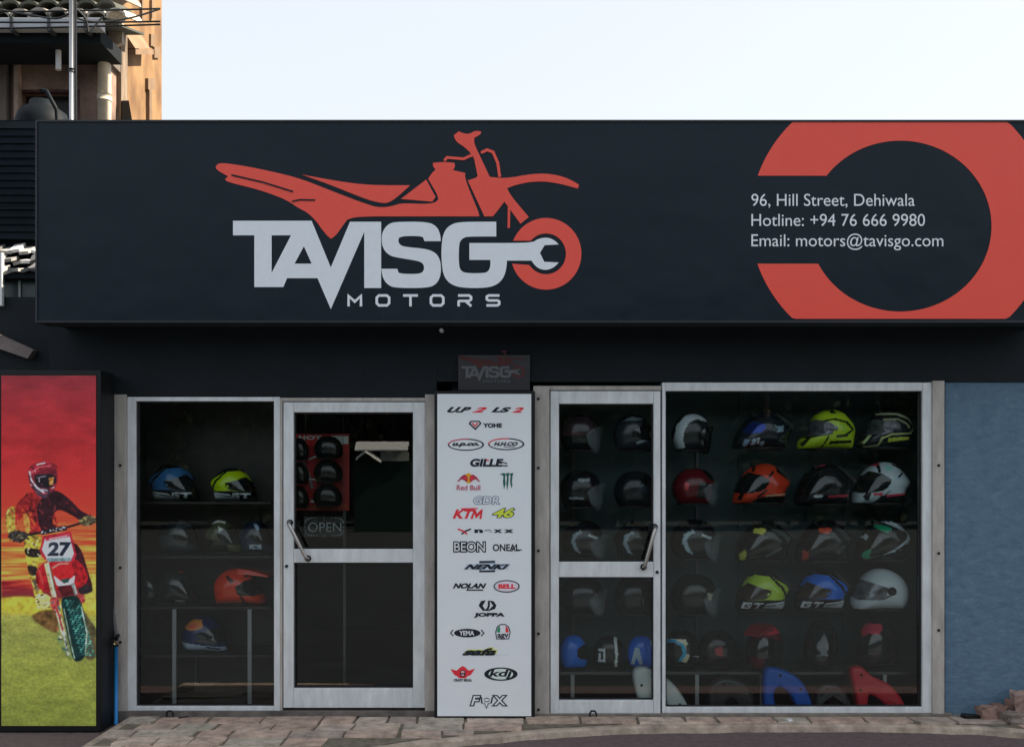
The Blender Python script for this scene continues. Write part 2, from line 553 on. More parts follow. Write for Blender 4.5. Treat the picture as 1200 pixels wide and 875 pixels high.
def door(px0, py0, px1, py1, l, t, r, b, m0, m1, label, handle, jamb):
    d = empty('door', P((px0 + px1) / 2, py1, FY)); d.parent = shop; d['label'] = label
    jl, jr = jamb
    y0, y1 = FY - 0.004, 0.04
    pbox('jamb', px0 - jl, py0 - 5, px0 - 1, py1 + 3, FY + 0.004, 0.052, ALU2, d, 0.003)
    if jr:
        pbox('jamb', px1 + 1, py0 - 5, px1 + jr, py1 + 3, FY + 0.004, 0.052, ALU2, d, 0.003)
    pbox('lintel_strip', px0 - 1, py0 - 6, px1 + 1, py0 - 1, FY + 0.006, 0.052, ALU2, d, 0.003)
    pbox('stile', px0, py0, px0 + l, py1, y0, y1, ALU, d, 0.005)
    pbox('stile', px1 - r, py0, px1, py1, y0, y1, ALU, d, 0.005)
    pbox('rail', px0 + l, py0, px1 - r, py0 + t, y0 + 0.003, y1 - 0.002, ALU, d, 0.005)
    pbox('rail', px0 + l, m0, px1 - r, m1, y0 + 0.003, y1 - 0.002, ALU, d, 0.005)
    pbox('rail', px0 + l, py1 - b, px1 - r, py1, y0 + 0.003, y1 - 0.002, ALU, d, 0.005)
    for ya, yb in ((py0 + t, m0), (m1, py1 - b)):
        a, c = P(px0 + l, yb, y0), P(px1 - r, ya, y0)
        box('pane', a.x - 0.012, c.x + 0.012, 0.006, 0.012, a.z - 0.012, c.z + 0.012, GLASS, d)
        for q in ((a.x, a.x + 0.009, a.z, c.z), (c.x - 0.009, c.x, a.z, c.z), (a.x + 0.009, c.x - 0.009, a.z, a.z + 0.009), (a.x + 0.009, c.x - 0.009, c.z - 0.009, c.z)):
            box('gasket', q[0], q[1], -0.014, 0.005, q[2], q[3], GASKET, d)
    (hx0, hy0), (hx1, hy1) = handle
    a, b_ = P(hx0, hy0, -0.04), P(hx1, hy1, -0.04)
    o = Vector((0, -0.055, 0))
    tube('handle', [a, a + o * 0.8, a + o + (b_ - a) * 0.08, a + o + (b_ - a) * 0.5, a + o + (b_ - a) * 0.92, b_ + o * 0.8, b_], 0.013, STEEL, d, n=10)
    for e in (a, b_):
        tube('handle_mount', [e + Vector((0, 0.005, 0)), e - Vector((0, 0.010, 0))], 0.022, BLACK, d, n=10)
    return d

d1 = door(332, 471, 498, 829, 12, 12, 14, 23, 643, 659, 'left glass door with open sign and slanted handle', ((340, 612), (361, 654)), (4, 0))
d2 = door(645, 458, 774, 836, 10, 15, 8, 16, 658, 676, 'right glass door with helmets behind and slanted handle', ((767, 617), (754, 664)), (1, 0))
for dd, (lx, ly) in ((d1, (336, 663)), (d2, (770, 670))):
    c = P(lx, ly, -0.04)
    tube('lock', [c + Vector((0, 0.005, 0)), c - Vector((0, 0.012, 0))], 0.011, BLACK, dd, n=8)

# floor bolts: little iron loops in the threshold
for px, lab in ((199, 'small black iron ring at the foot of the left display window'), (695, 'small black iron ring at the foot of the right door')):
    c = P(px, 840, -0.10)
    c.z = -0.013
    pts = [c + Vector((-0.022, 0, -0.004)), c + Vector((-0.022, 0, 0.035)), c + Vector((-0.012, 0, 0.052)), c + Vector((0.012, 0, 0.052)), c + Vector((0.022, 0, 0.035)), c + Vector((0.022, 0, -0.004))]
    o = tube('iron_ring', pts, 0.007, BLACK, None, n=8)
    tag(o, lab, 'ring')

# ------------------------------------------------------------------ fascia sign
SY = -0.45
sign = empty('fascia_sign', P(620, 378, SY))
tag(sign, 'long dark navy shop fascia sign with red motorcycle logo and pale lettering', 'sign')
sign_m, nt, bs = nodes_of('navy_flex_sheet')
bs.inputs['Roughness'].default_value = 0.36
bs.inputs['Specular IOR Level'].default_value = 0.22
tc = nt.nodes.new('ShaderNodeTexCoord')
n1 = nt.nodes.new('ShaderNodeTexNoise'); n1.inputs['Scale'].default_value = 120.0; n1.inputs['Detail'].default_value = 3
r1 = nt.nodes.new('ShaderNodeValToRGB')
r1.color_ramp.elements[0].position = 0.3; r1.color_ramp.elements[0].color = S(2, 14, 22)
r1.color_ramp.elements[1].position = 0.75; r1.color_ramp.elements[1].color = S(5, 20, 29)
n2 = nt.nodes.new('ShaderNodeTexNoise'); n2.inputs['Scale'].default_value = 1.3; n2.inputs['Detail'].default_value = 3
bp = nt.nodes.new('ShaderNodeBump'); bp.inputs['Strength'].default_value = 0.45; bp.inputs['Distance'].default_value = 0.05
nt.links.new(tc.outputs['Object'], n1.inputs['Vector']); nt.links.new(n1.outputs['Fac'], r1.inputs[0]); nt.links.new(r1.outputs[0], bs.inputs['Base Color'])
nt.links.new(tc.outputs['Object'], n2.inputs['Vector']); nt.links.new(n2.outputs['Fac'], bp.inputs['Height']); nt.links.new(bp.outputs[0], bs.inputs['Normal'])
sx0, sx1 = P(42, 0, SY).x, P(1245, 0, SY).x
sz0, sz1 = P(0, 378, SY).z, P(0, 141, SY).z
box('panel', sx0 + 0.012, sx1 - 0.012, SY, SY + 0.16, sz0 + 0.012, sz1 - 0.012, sign_m, sign)
EDGE = mat('black_trim', (0.012, 0.016, 0.022, 1), rough=0.5)
for q in ((sx0, sx1, sz1 - 0.012, sz1), (sx0, sx1, sz0, sz0 + 0.012), (sx0, sx0 + 0.012, sz0 + 0.012, sz1 - 0.012), (sx1 - 0.012, sx1, sz0 + 0.012, sz1 - 0.012)):
    box('trim', q[0], q[1], SY - 0.008, SY + 0.17, q[2], q[3], EDGE, sign)
box('soffit', sx0 + 0.02, sx1 - 0.02, SY + 0.10, -0.032, sz0 + 0.02, sz0 + 0.05, NAVY, sign)
for x in (-2.6, -0.9, 0.9, 2.6):
    box('bracket', x - 0.03, x + 0.03, SY + 0.161, -0.029, sz0 + 0.10, sz0 + 0.16, BLACK, sign)
    box('bracket', x - 0.03, x + 0.03, SY + 0.161, 0.30, sz1 - 0.22, sz1 - 0.16, BLACK, sign)
    box('bracket', x - 0.03, x + 0.03, 0.24, 0.299, 3.101, sz1 - 0.221, BLACK, sign)

RED = mat('coral_red_print', (0.95, 0.095, 0.062, 1), rough=0.4, vary=0.03, scale=30, spec=0.4)
PALE = mat('pale_lettering_print', (0.84, 0.88, 0.93, 1), rough=0.5, vary=0.03, scale=20)
DARKP = ink(5, 19, 28)
def k1(p): return [(230 + x / 2.553, 140 + y / 2.553) for x, y in p]
def c1(p): return [(230 + x / 3.647, 140 + y / 3.646) for x, y in p]
def c2(p): return [(465 + x / 3.647, 140 + y / 3.646) for x, y in p]
def soften(pts, lim=52.0, it=2):
    for _ in range(it):
        out = []
        n = len(pts)
        for i in range(n):
            a_, b_, c_ = Vector(pts[i - 1]), Vector(pts[i]), Vector(pts[(i + 1) % n])
            d1, d2 = b_ - a_, c_ - b_
            if d1.length < 1e-6 or d2.length < 1e-6:
                continue
            if math.degrees(d1.angle(d2)) > lim or min(d1.length, d2.length) < 0.4:
                out.append(pts[i])
            else:
                out.append(tuple(b_ - d1.normalized() * min(d1.length * 0.27, 14))); out.append(tuple(b_ + d2.normalized() * min(d2.length * 0.27, 14)))
        pts = out
    return pts
PY = SY - 0.002
seat = [(315, 165), (430, 186), (520, 197), (640, 197), (582, 250), (548, 250), (500, 236), (400, 195)]
body = [(58, 142), (64, 133), (80, 130), (150, 140), (250, 161), (320, 180), (400, 212), (520, 258), (555, 264), (592, 258), (612, 250), (708, 254), (724, 240), (722, 226), (694, 178), (702, 164), (716, 150), (708, 140), (708, 130),
        (740, 127), (772, 130), (775, 140), (768, 152), (805, 160), (803, 178), (848, 285), (846, 290), (460, 290), (440, 315), (420, 345), (403, 357), (388, 345), (345, 285), (300, 262), (285, 250), (250, 232), (180, 208), (95, 188), (86, 180), (95, 170), (62, 152)]
panel_ = [(612, 238), (688, 180), (716, 232), (706, 246)]
fork = [(812, 182), (835, 176), (842, 170), (836, 140), (830, 110), (800, 80), (778, 68), (770, 48), (785, 36), (800, 42), (818, 44), (835, 33), (853, 37), (850, 46), (832, 55), (830, 70), (850, 112), (878, 172), (928, 177), (1000, 163), (1060, 162),
        (1110, 175), (1145, 195), (1142, 207), (1080, 190), (1020, 184), (960, 194), (930, 206), (942, 230), (995, 292), (970, 312), (922, 246), (888, 290), (862, 290)]
prints('motorcycle_emblem', PY, [
    (poly(soften(k1(body))), RED), (poly(soften(k1(seat))), RED), (poly(k1(panel_)), RED), (poly(soften(k1(fork))), RED),
    (stroke(k1([(742, 124), (750, 114), (800, 118), (838, 101)]), 3.2), RED),
    (stroke(k1([(852, 100), (870, 91), (888, 98), (902, 130), (908, 172)]), 3.4), RED),
    (stroke(k1([(936, 240), (935, 325)]), 2.8), RED),
    (stroke(k1([(105, 166), (200, 188), (290, 216)]), 1.9), DARKP),
    (stroke(k1([(286, 245), (310, 240), (356, 241)]), 1.7), DARKP)], sign)
tavi = [(157, 433), (493, 433), (575, 632), (657, 437), (790, 437), (790, 720), (718, 720), (718, 480), (575, 810), (518, 678), (388, 678), (372, 716), (248, 716), (248, 495), (157, 495)]
prints('lettering', PY - 0.001, [(poly(c1(tavi), c1([(322, 495), (405, 495), (322, 655)]), c1([(460, 542), (493, 616), (420, 616)])), PALE)], sign)
sl = [(118, 520), (188, 520), (186, 490), (170, 455), (130, 437), (0, 437), (-35, 445), (-60, 475), (-66, 510), (-60, 550), (-35, 580), (0, 590), (85, 603), (110, 612), (118, 632), (112, 652), (92, 660), (30, 660), (8, 655), (2, 638), (-66, 638), (-60, 680), (-35, 710),
      (0, 720), (125, 720), (165, 708), (186, 675), (190, 630), (182, 590), (160, 565), (120, 552), (40, 545), (15, 538), (5, 520), (10, 505), (30, 498), (95, 498), (112, 503)]
prints('lettering', PY - 0.001, [(poly(soften(c2(sl))), PALE)], sign)
gl_ = [(425, 437), (425, 500), (310, 500), (285, 505), (269, 522), (265, 550), (265, 620), (272, 645), (295, 657), (370, 657), (390, 650), (400, 630), (400, 600), (310, 600), (310, 528), (580, 528), (600, 511), (640, 503), (672, 514), (692, 534), (632, 537), (612, 570), (630, 608), (692, 611),
       (668, 636), (630, 645), (597, 632), (575, 603), (471, 603), (468, 640), (455, 680), (425, 708), (380, 720), (290, 720), (240, 710), (205, 680), (192, 630), (190, 540), (200, 480), (230, 448), (275, 437)]
prints('lettering', PY - 0.001, [(poly(soften(c2(gl_))), PALE)], sign)
ring = ell(638, 574, 151, 153, 60, 201.5, 524) + list(reversed(ell(638, 574, 85, 87, 40, 220, 507)))
prints('wheel_emblem', PY, [(poly(c2(ring)), RED)], sign)
# the small spaced word under the big one
def sq(x, y, w, h):
    return [(x + w * u, y + h * v) for u, v in ((0.18, 0), (0.82, 0), (1, 0.22), (1, 0.78), (0.82, 1), (0.18, 1), (0, 0.78), (0, 0.22))]
my, mh, mw, st = 346.2, 11.6, 14.5, 3.0
def wstroke(x, segs): return [(stroke([(x + mw * u, my + mh * v) for u, v in sgm], st), PALE) for sgm in segs]
for x, segs in ((408.5, [[(0, 1.1), (0, 0.05), (0.5, 0.62), (1, 0.05), (1, 1.1)]]),
                (474.5, [[(0.45, 0), (1, 0)], [(-0.15, 0), (1.05, 0)], [(0.45, 0), (0.45, 1.1)]]),
                (537.5, [[(-0.05, 0), (0.85, 0), (1, 0.15), (1, 0.4), (0.85, 0.55), (0, 0.55)], [(0, 0.5), (0, 1.1)], [(0.55, 0.55), (1.02, 1.08)]]),
                (570.5, [[(1.02, 0), (0.15, 0), (0, 0.12), (0, 0.38), (0.12, 0.5), (0.88, 0.5), (1, 0.62), (1, 0.88), (0.85, 1), (-0.03, 1)]])):
    prints('lettering', PY - 0.001, wstroke(x, segs), sign)
for x in (441.5, 505.0):
    prints('lettering', PY - 0.001, [(stroke(sq(x, my, mw, mh), st, True), PALE)], sign)
# the big broken ring on the right
ro = ell(1055, 258, 176, 165, 120)
def clip_ring():
    top, bot = 143.0, 373.5
    up, dn = [], []
    outer = []
    # outer edge clockwise from the upper cut to the lower cut, held inside the panel
    a0 = math.degrees(math.asin((206 - 258) / 165.0))
    a1 = math.degrees(math.asin((309 - 258) / 165.0))
    start, end = 180 - a0, 540 - a1   # in screen degrees (y down): from the left going over the top
    n = 150
    for i in range(n + 1):
        a = R(180 - a0 + (360 - (a1 - a0)) * i / n)
        x, y = 1055 + 176 * math.cos(a), 258 + 165 * math.sin(a)
        outer.append((x, min(max(y, top), bot)))
    inner = []
    b0 = math.degrees(math.asin((206 - 265) / 100.0))
    b1 = math.degrees(math.asin((309 - 265) / 100.0))
    for i in range(91):
        a = R(180 - b0 + (360 - (b1 - b0)) * i / 90)
        inner.append((1055 + 107 * math.cos(a), 265 + 100 * math.sin(a)))
    return outer + list(reversed(inner))
prints('ring_emblem', PY, [(poly(clip_ring()), mat('coral_red_ring_print', (0.95, 0.085, 0.052, 1), rough=0.38, vary=0.03, scale=6, spec=0.45))], sign)
for body_, x1, base in (('96, Hill Street, Dehiwala', 1072, 241.3), ('Hotline: +94 76 666 9980', 1084, 264.8), ('Email: motors@tavisgo.com', 1105.5, 288.6)):
    al = empty('address_line', P(880.5, base, PY) - org(sign)); al.parent = sign
    for ge in islands(line(body_, 880.5, x1, base, 20.5, 0.0)):
        prints('letter', PY - 0.001, [(ge, PALE)], al)

# small dim repeat of the sign over the logo board
mini = empty('small_name_plate', P(579, 458, -0.06))
tag(mini, 'small dim dark name plate above the white logo board', 'sign')
pbox('plate', 537, 416, 621, 457, -0.055, -0.032, mat('smoked_plate', (0.016, 0.017, 0.022, 1), rough=0.3), mini)
GP = mat('dim_grey_print', (0.13, 0.135, 0.145, 1), rough=0.6)
RP = mat('dim_red_print', (0.09, 0.016, 0.02, 1), rough=0.6)
def tiny(pts):   # big sign -> plate
    return [(541 + (x - 273) * 0.1815, 429.0 + (y - 260) * 0.176) for x, y in pts]
for gpoly in (poly(tiny(c1(tavi)), tiny(c1([(322, 495), (405, 495), (322, 655)])), tiny(c1([(460, 542), (493, 616), (420, 616)]))), poly(tiny(c2(sl))), poly(tiny(c2(gl_)))):
    prints('lettering', -0.0575, [(gpoly, GP)], mini)
prints('emblem', -0.0568, [(poly(tiny(c2(ring))), RP), (poly(tiny(k1(body))), RP), (poly(tiny(k1(seat))), RP), (poly(tiny(k1(fork))), RP)], mini)
prints('lettering', -0.0575, [(text('MOTORS', 566, 445, 598, 448), GP)], mini)
# small white fitting under the sign
c = P(517.5, 387, -0.30)
lampe = empty('hanging_fitting', c)
tag(lampe, 'tiny white fitting hanging under the middle of the fascia sign', 'fitting')
tube('stem', [Vector((c.x, c.y, sz0 + 0.03)), c], 0.006, BLACK, lampe)
tube('housing', [c + Vector((0, 0.04, 0.0)), c + Vector((0, 0, 0)), c + Vector((0, -0.02, -0.004))], [0.012, 0.016, 0.014], WHITE, lampe)

# ------------------------------------------------------------------ white logo board between the doors
LY = -0.13
lb = empty('logo_board', P(568, 843, LY))
tag(lb, 'tall white board of printed brand logos in a black frame between the doors', 'board')
pbox('case', 509, 458, 627, 844, LY, -0.052, BLACK, lb, 0.004)
lbz = P(0, 844, LY).z
white_board = mat('white_board_print', (0.87, 0.91, 0.95, 1), rough=0.35, vary=0.03, scale=3)
pan = pbox('panel', 512.5, 461.5, 622.5, 838.5, LY - 0.004, LY + 0.001, white_board, lb)
for x in (530, 606):
    box('foot', P(x - 8, 0, LY).x, P(x + 8, 0, LY).x, LY + 0.01, -0.055, -0.013, lbz + 0.004, BLACK, lb)
BK, RD, GR, GY = ink(24, 28, 36), ink(196, 48, 58), ink(20, 110, 74), ink(112, 122, 134)
GN, YL, LG, MG = ink(32, 76, 66), ink(236, 176, 52), ink(204, 218, 74), ink(150, 40, 70)
WT = mat('white_board_ink', (0.85, 0.88, 0.92, 1), rough=0.45)
QY = LY - 0.0055
def A(p): return [(510 + x / 8.75, 460 + y / 8.75) for x, y in p]
def B(p): return [(510 + x / 8.75, 545 + y / 8.75) for x, y in p]
def Cc(p): return [(510 + x / 8.75, 635 + y / 8.75) for x, y in p]
def Dd(p): return [(510 + x / 8.39, 730 + y / 7.955) for x, y in p]
def T(f, s, x0, y0, x1, y1, bold=0.0, shear=0.0):
    (a, b), (c_, d_) = f([(x0, y0)])[0], f([(x1, y1)])[0]
    return text(s, a, b, c_, d_, bold, shear)
def logo(items): return prints('logo', QY, items, pan, 0.0005)
logo([(T(A, 'U.P', 122, 146, 372, 204, 0.06, 0.5), BK), (T(A, '2', 375, 148, 530, 202, 0.05, 0.5), RD)])
logo([(T(A, 'LS', 572, 148, 782, 202, 0.06, 0.4), BK), (T(A, '2', 785, 150, 908, 204, 0.05, 0.4), RD)])
logo([(poly(A([(342, 318), (362, 288), (452, 286), (476, 314), (412, 384)]), A([(362, 316), (372, 300), (444, 298), (458, 314), (412, 362)])), BK),
      (poly(A([(372, 312), (392, 308), (410, 335), (426, 306), (446, 308), (412, 352)])), RD), (T(A, 'YOHE', 490, 312, 684, 358, 0.05), BK)])
def oval(f, cx, cy, a, b, w, m1, m2):
    o, i = f(ell(cx, cy, a, b, 48)), f(ell(cx - 2, cy, a - w, b - w * 0.7, 48))
    return [(poly(o, i), m1), (poly(f(ell(cx, cy, a, b, 16, 180, 280)) + list(reversed(f(ell(cx - 2, cy, a - w, b - w * 0.7, 16, 180, 280))))), m2)]
logo(oval(A, 315, 532, 186, 62, 16, BK, MG) + [(T(A, 'u.p.co.', 176, 512, 450, 556, 0.05, 0.35), BK)])
logo(oval(A, 728, 526, 186, 62, 16, BK, RD) + [(T(A, 'H.H.CO', 600, 504, 848, 544, 0.05, 0.35), BK), (stroke(A([(704, 556), (820, 554)]), 0.6), BK)])
logo([(T(A, 'GILLE', 358, 676, 700, 758, 0.05, 0.18), BK), (stroke(A([(640, 700), (738, 724)]), 1.2), BK), (stroke(A([(640, 745), (744, 748)]), 1.3), BK), (stroke(A([(520, 690), (552, 692)]), 1.4), RD)])
bull = [(222, 168), (240, 150), (262, 118), (300, 92), (330, 112), (336, 152), (318, 172), (296, 150), (268, 142), (240, 166)]
mir = lambda p: [(686 - x, y) for x, y in p]
logo([(poly(B(ell(342, 132, 42, 52, 30))), YL), (poly(B(bull)), ink(130, 44, 66)), (poly(B(mir(bull))), ink(140, 44, 62)), (poly(B([(284, 128), (322, 110), (330, 150), (306, 146)])), RD), (poly(B(mir([(284, 128), (322, 110), (330, 150), (306, 146)]))), RD),
      (T(B, 'Red Bull', 220, 202, 462, 254, 0.012), ink(150, 62, 84))])
logo([(poly(B([(660, 92), (700, 78), (722, 84), (716, 130), (722, 190), (706, 246), (694, 170), (700, 112), (684, 96)])), GN), (poly(B([(722, 84), (758, 74), (754, 110), (750, 180), (738, 260), (730, 190), (736, 120)])), GN),
      (poly(B([(758, 84), (802, 78), (792, 110), (786, 170), (792, 196), (780, 236), (768, 160), (774, 110)])), GN)])
logo([*zip(outlined(B, 'GDR', 388, 312, 672, 404, 0.085, 0.005, 0.15), (GY, WT)), (T(B, 'TM', 672, 310, 690, 318), GY)])
logo([(T(B, 'KT', 178, 450, 402, 546, 0.045, 0.35), RD), (stroke(B([(372, 548), (404, 462), (424, 520), (478, 462), (462, 548)]), 2.6), RD), (stroke(B([(404, 462), (424, 520), (478, 462)]), 3.0), RD), (stroke(B([(268, 444), (436, 442)]), 1.2), RD)])
logo([*zip(outlined(B, '46', 580, 432, 824, 540, 0.08, 0.03, 0.3), (BK, LG))])
logo([(stroke(B([(230, 652), (285, 672), (328, 704)]), 1.8), RD), (stroke(B([(366, 652), (310, 674), (270, 706)]), 1.8), BK), (stroke(B([(262, 664), (290, 680), (320, 700)]), 1.3), RD)])
logo([(T(B, 'n', 402, 656, 490, 692, 0.06), BK), (T(B, 'e', 502, 656, 582, 692, 0.05), GY), (T(B, 'x', 598, 656, 688, 690, 0.05), BK), (T(B, 'x', 706, 656, 804, 690, 0.05), BK)])
logo([*zip(outlined(B, 'BEON', 184, 776, 520, 894, 0.095, 0.0, 0.0), (BK, WT))])
logo([(T(B, 'ONEAL', 590, 806, 866, 880, 0.025), BK), (stroke(B([(782, 884), (836, 806)]), 1.1), BK), (stroke(B([(830, 866), (888, 866)]), 1.2), BK)])
logo([(poly(Cc([(452, 192), (614, 188), (614, 306), (452, 308)])), GY), (poly(Cc([(290, 280), (330, 222), (775, 218), (740, 280)])), ink(150, 158, 168)), (poly(Cc([(470, 226), (600, 222), (590, 286), (470, 288)])), ink(160, 170, 180)), (T(Cc, 'NENKI', 296, 226, 762, 278, 0.06, 0.5), BK),
      (stroke(Cc([(452, 202), (614, 198)]), 1.8), BK), (stroke(Cc([(452, 298), (614, 296)]), 1.8), BK)])
logo([(T(Cc, 'NOLAN', 180, 420, 526, 474, 0.055, 0.35), BK), (stroke(Cc([(348, 440), (328, 490), (492, 490)]), 1.5), BK)])
logo([(poly(Cc(ell(732, 452, 134, 64, 48)), Cc(ell(732, 452, 122, 54, 48))), BK), (poly(Cc(ell(732, 452, 112, 48, 48))), ink(224, 214, 224)), (T(Cc, 'BELL', 648, 428, 824, 476, 0.06), RD)])
logo([(poly(Cc([(445, 650), (470, 602), (520, 594), (486, 650), (516, 700), (490, 704)])), BK), (poly(Cc([(628, 648), (600, 606), (556, 594), (594, 650), (534, 708), (612, 684)])), BK), (stroke(Cc([(550, 600), (550, 652), (536, 690), (514, 692)]), 2.4), BK), (T(Cc, 'JOPPA', 396, 722, 712, 772, 0.06, 0.08), BK)])
logo([(poly(Dd(ell(315, 90, 130, 40, 40))), BK), (stroke(Dd([(176, 60), (152, 88), (178, 118)]), 1.2), BK), (stroke(Dd([(452, 60), (478, 90), (452, 118)]), 1.2), BK), (T(Dd, 'YEMA', 236, 68, 384, 112, 0.03), WT)])
agv = [(590, 80), (606, 30), (640, 6), (690, 6), (726, 32), (742, 80), (726, 148), (600, 148)]
logo([(poly(Dd(agv)), BK), (poly(Dd([(600, 82), (614, 40), (642, 16), (688, 16), (718, 40), (732, 82), (718, 140), (608, 140)])), WT), (poly(Dd([(606, 84), (616, 44), (638, 24), (638, 84)])), GR), (poly(Dd([(692, 84), (692, 24), (714, 44), (726, 84)])), RD), (T(Dd, 'agv', 612, 96, 722, 150, 0.03), BK)])
logo([(T(Dd, 'safa', 272, 222, 612, 292, 0.055, 0.4), ink(170, 172, 84)), (T(Dd, 'safa', 262, 230, 600, 300, 0.055, 0.4), BK), (T(Dd, '. . . .', 610, 290, 712, 298), GY)])
logo([(poly(Dd([(150, 424), (210, 440), (245, 410), (270, 396), (296, 410), (330, 440), (392, 420), (350, 480), (320, 490), (302, 510), (236, 510), (216, 492), (188, 480)])), RD), (poly(Dd([(244, 448), (268, 430), (298, 448), (296, 492), (272, 500), (246, 492)])), BK),
      (poly(Dd([(252, 450), (270, 438), (290, 450), (286, 462), (254, 462)])), ink(206, 160, 168)), (poly(Dd([(256, 474), (286, 474), (282, 488), (260, 488)])), ink(206, 160, 168)), (T(Dd, 'CRAZY SKULL', 182, 516, 362, 540, 0.05), BK)])
logo([(poly(Dd(ell(646, 472, 164, 62, 48))), BK), (poly(Dd(ell(646, 472, 120, 50, 48))), ink(190, 204, 196)), (T(Dd, 'kdj', 530, 430, 760, 516, 0.03, 0.2), BK)])
foxo = [(446, 676), (474, 704), (506, 690), (540, 704), (572, 674), (556, 744), (526, 746), (504, 796), (484, 746), (452, 744)]
logo([*zip(outlined(Dd, 'F', 336, 666, 456, 772, 0.10, 0.015, 0.25), (BK, WT)), *zip(outlined(Dd, 'X', 552, 666, 716, 772, 0.10, 0.015, 0.0), (BK, WT)),
      (poly(Dd(foxo)), BK), (poly(Dd([(504 + (x - 504) * 0.74, 728 + (y - 728) * 0.78) for x, y in foxo])), WT), (stroke(Dd([(478, 720), (506, 732), (536, 720)]), 0.9), BK)])

# ------------------------------------------------------------------ motocross light box on the left
BY = -0.30
lbx = empty('poster_light_box', P(57, 857, BY))
tag(lbx, 'tall black light box with a printed motocross rider under a red sky', 'poster')
pbox('case', -6, 434, 118, 857, BY, -0.08, BLACK, lbx, 0.006)
def E(p): return [(x / 3.5, 530 + y / 3.5) for x, y in p]
# the picture is printed on the sheet: a fine grid whose points carry the ink colours
import numpy as np
PG = 2                                            # grid cells per photograph pixel
pw, ph_ = int(111 * PG), int(410 * PG)            # sheet covers columns 1.5..112.5 and rows 440..850
nr = np.random.default_rng(4)
def fbm(sx, sy, octs=4):
    """Smooth noise with given cell sizes (in grid cells), 0..1."""
    out = np.zeros((ph_ + 1, pw + 1)); amp = 1.0; tot = 0
    for _ in range(octs):
        gy, gx = max(2, int(ph_ / sy) + 2), max(2, int(pw / sx) + 2)
        g_ = nr.random((gy + 1, gx + 1))
        yy = np.linspace(0, gy - 1.001, ph_ + 1); xx = np.linspace(0, gx - 1.001, pw + 1)
        yi, xi = yy.astype(int), xx.astype(int)
        fy, fx = (yy - yi)[:, None], (xx - xi)[None, :]
        fy, fx = fy * fy * (3 - 2 * fy), fx * fx * (3 - 2 * fx)
        a_, b_, c_, d_ = g_[yi][:, xi], g_[yi][:, xi + 1], g_[yi + 1][:, xi], g_[yi + 1][:, xi + 1]
        out += amp * ((a_ * (1 - fx) + b_ * fx) * (1 - fy) + (c_ * (1 - fx) + d_ * fx) * fy)
        tot += amp; amp *= 0.55; sx = max(1.2, sx / 2); sy = max(1.2, sy / 2)
    return out / tot
rows = 440 + np.arange(ph_ + 1) / PG
cols = 1.5 + np.arange(pw + 1) / PG
warp = (fbm(90, 10) - 0.5)
streak = fbm(120, 5, 5)
yy = rows[:, None] + warp * 22 * np.clip((rows[:, None] - 560) / 80, 0, 1) * np.clip((702 - rows[:, None]) / 20, 0.1, 1) + (cols[None, :] - 57) * -0.03
st_rows = [440, 470, 520, 548, 590, 615, 640, 660, 676, 686, 694, 699, 703, 708, 716, 724, 745, 790, 850]
st_cols = [(120, 34, 42), (138, 33, 39), (152, 32, 35), (166, 36, 36), (206, 46, 34), (222, 66, 36), (214, 76, 38), (222, 124, 48), (214, 92, 44), (176, 50, 38), (116, 32, 38), (104, 36, 36), (160, 132, 46), (184, 162, 44), (170, 154, 52), (136, 136, 60), (126, 130, 58), (124, 130, 52), (114, 122, 48)]
img = np.stack([np.interp(yy, st_rows, [c_[i] for c_ in st_cols]) for i in range(3)], -1)
cl = np.clip((streak - 0.5) * 5, -1, 1)[..., None] * np.clip((rows - 600) / 30, 0, 1)[:, None, None] * np.clip((694 - rows) / 8, 0, 1)[:, None, None]
img += np.where(cl > 0, cl * np.array([14, 62, 14]), cl * np.array([50, 30, 10]))
upper = np.clip((600 - rows) / 60, 0, 1)[:, None]
img *= (1 + (fbm(60, 26) - 0.5) * 0.30 * upper)[..., None]
grass = np.clip((rows - 706) / 10, 0, 1)[:, None]
img *= (1 + (fbm(5, 3, 3) - 0.5) * 0.34 * grass + (fbm(40, 14) - 0.5) * 0.30 * grass)[..., None]
GX, GY_ = np.meshgrid(cols, rows)
def mask(pts, soft=0.0):
    x0, x1 = min(p[0] for p in pts) - 1, max(p[0] for p in pts) + 1
    y0, y1 = min(p[1] for p in pts) - 1, max(p[1] for p in pts) + 1
    m_ = np.zeros_like(GX)
    ys = slice(max(0, int((y0 - 440) * PG)), max(0, int((y1 - 440) * PG) + 2)); xs = slice(max(0, int((x0 - 1.5) * PG)), max(0, int((x1 - 1.5) * PG) + 2))
    sx, sy = GX[ys, xs], GY_[ys, xs]
    acc = np.zeros_like(sx)
    for ox, oy in ((-0.12, -0.12), (0.12, -0.12), (-0.12, 0.12), (0.12, 0.12)):
        ins = np.zeros(sx.shape, bool)
        j = len(pts) - 1
        for i in range(len(pts)):
            xi, yi = pts[i]; xj, yj = pts[j]
            if yi != yj:
                ins ^= ((yi > sy + oy) != (yj > sy + oy)) & (sx + ox < (xj - xi) * (sy + oy - yi) / (yj - yi) + xi)
            j = i
        acc += ins * 0.25
    m_[ys, xs] = acc
    for _ in range(int(soft)):
        m_ = (np.roll(m_, 1, 0) + np.roll(m_, -1, 0) + np.roll(m_, 1, 1) + np.roll(m_, -1, 1) + m_) / 5
    return m_
tex = fbm(7, 7, 4); tex2 = fbm(16, 22, 3)
def put(m_, col, rough=0.5):
    global img
    c_ = np.array(col)[None, None, :] * (1 + (tex - 0.5) * rough * 1.6 + (tex2 - 0.5) * rough * 1.2)[..., None]
    img = img * (1 - m_[..., None]) + c_ * m_[..., None]
def pg(pts, col, rough=0.5, soft=0): put(mask(E(smooth_loop(pts, 4)), soft), col, rough)
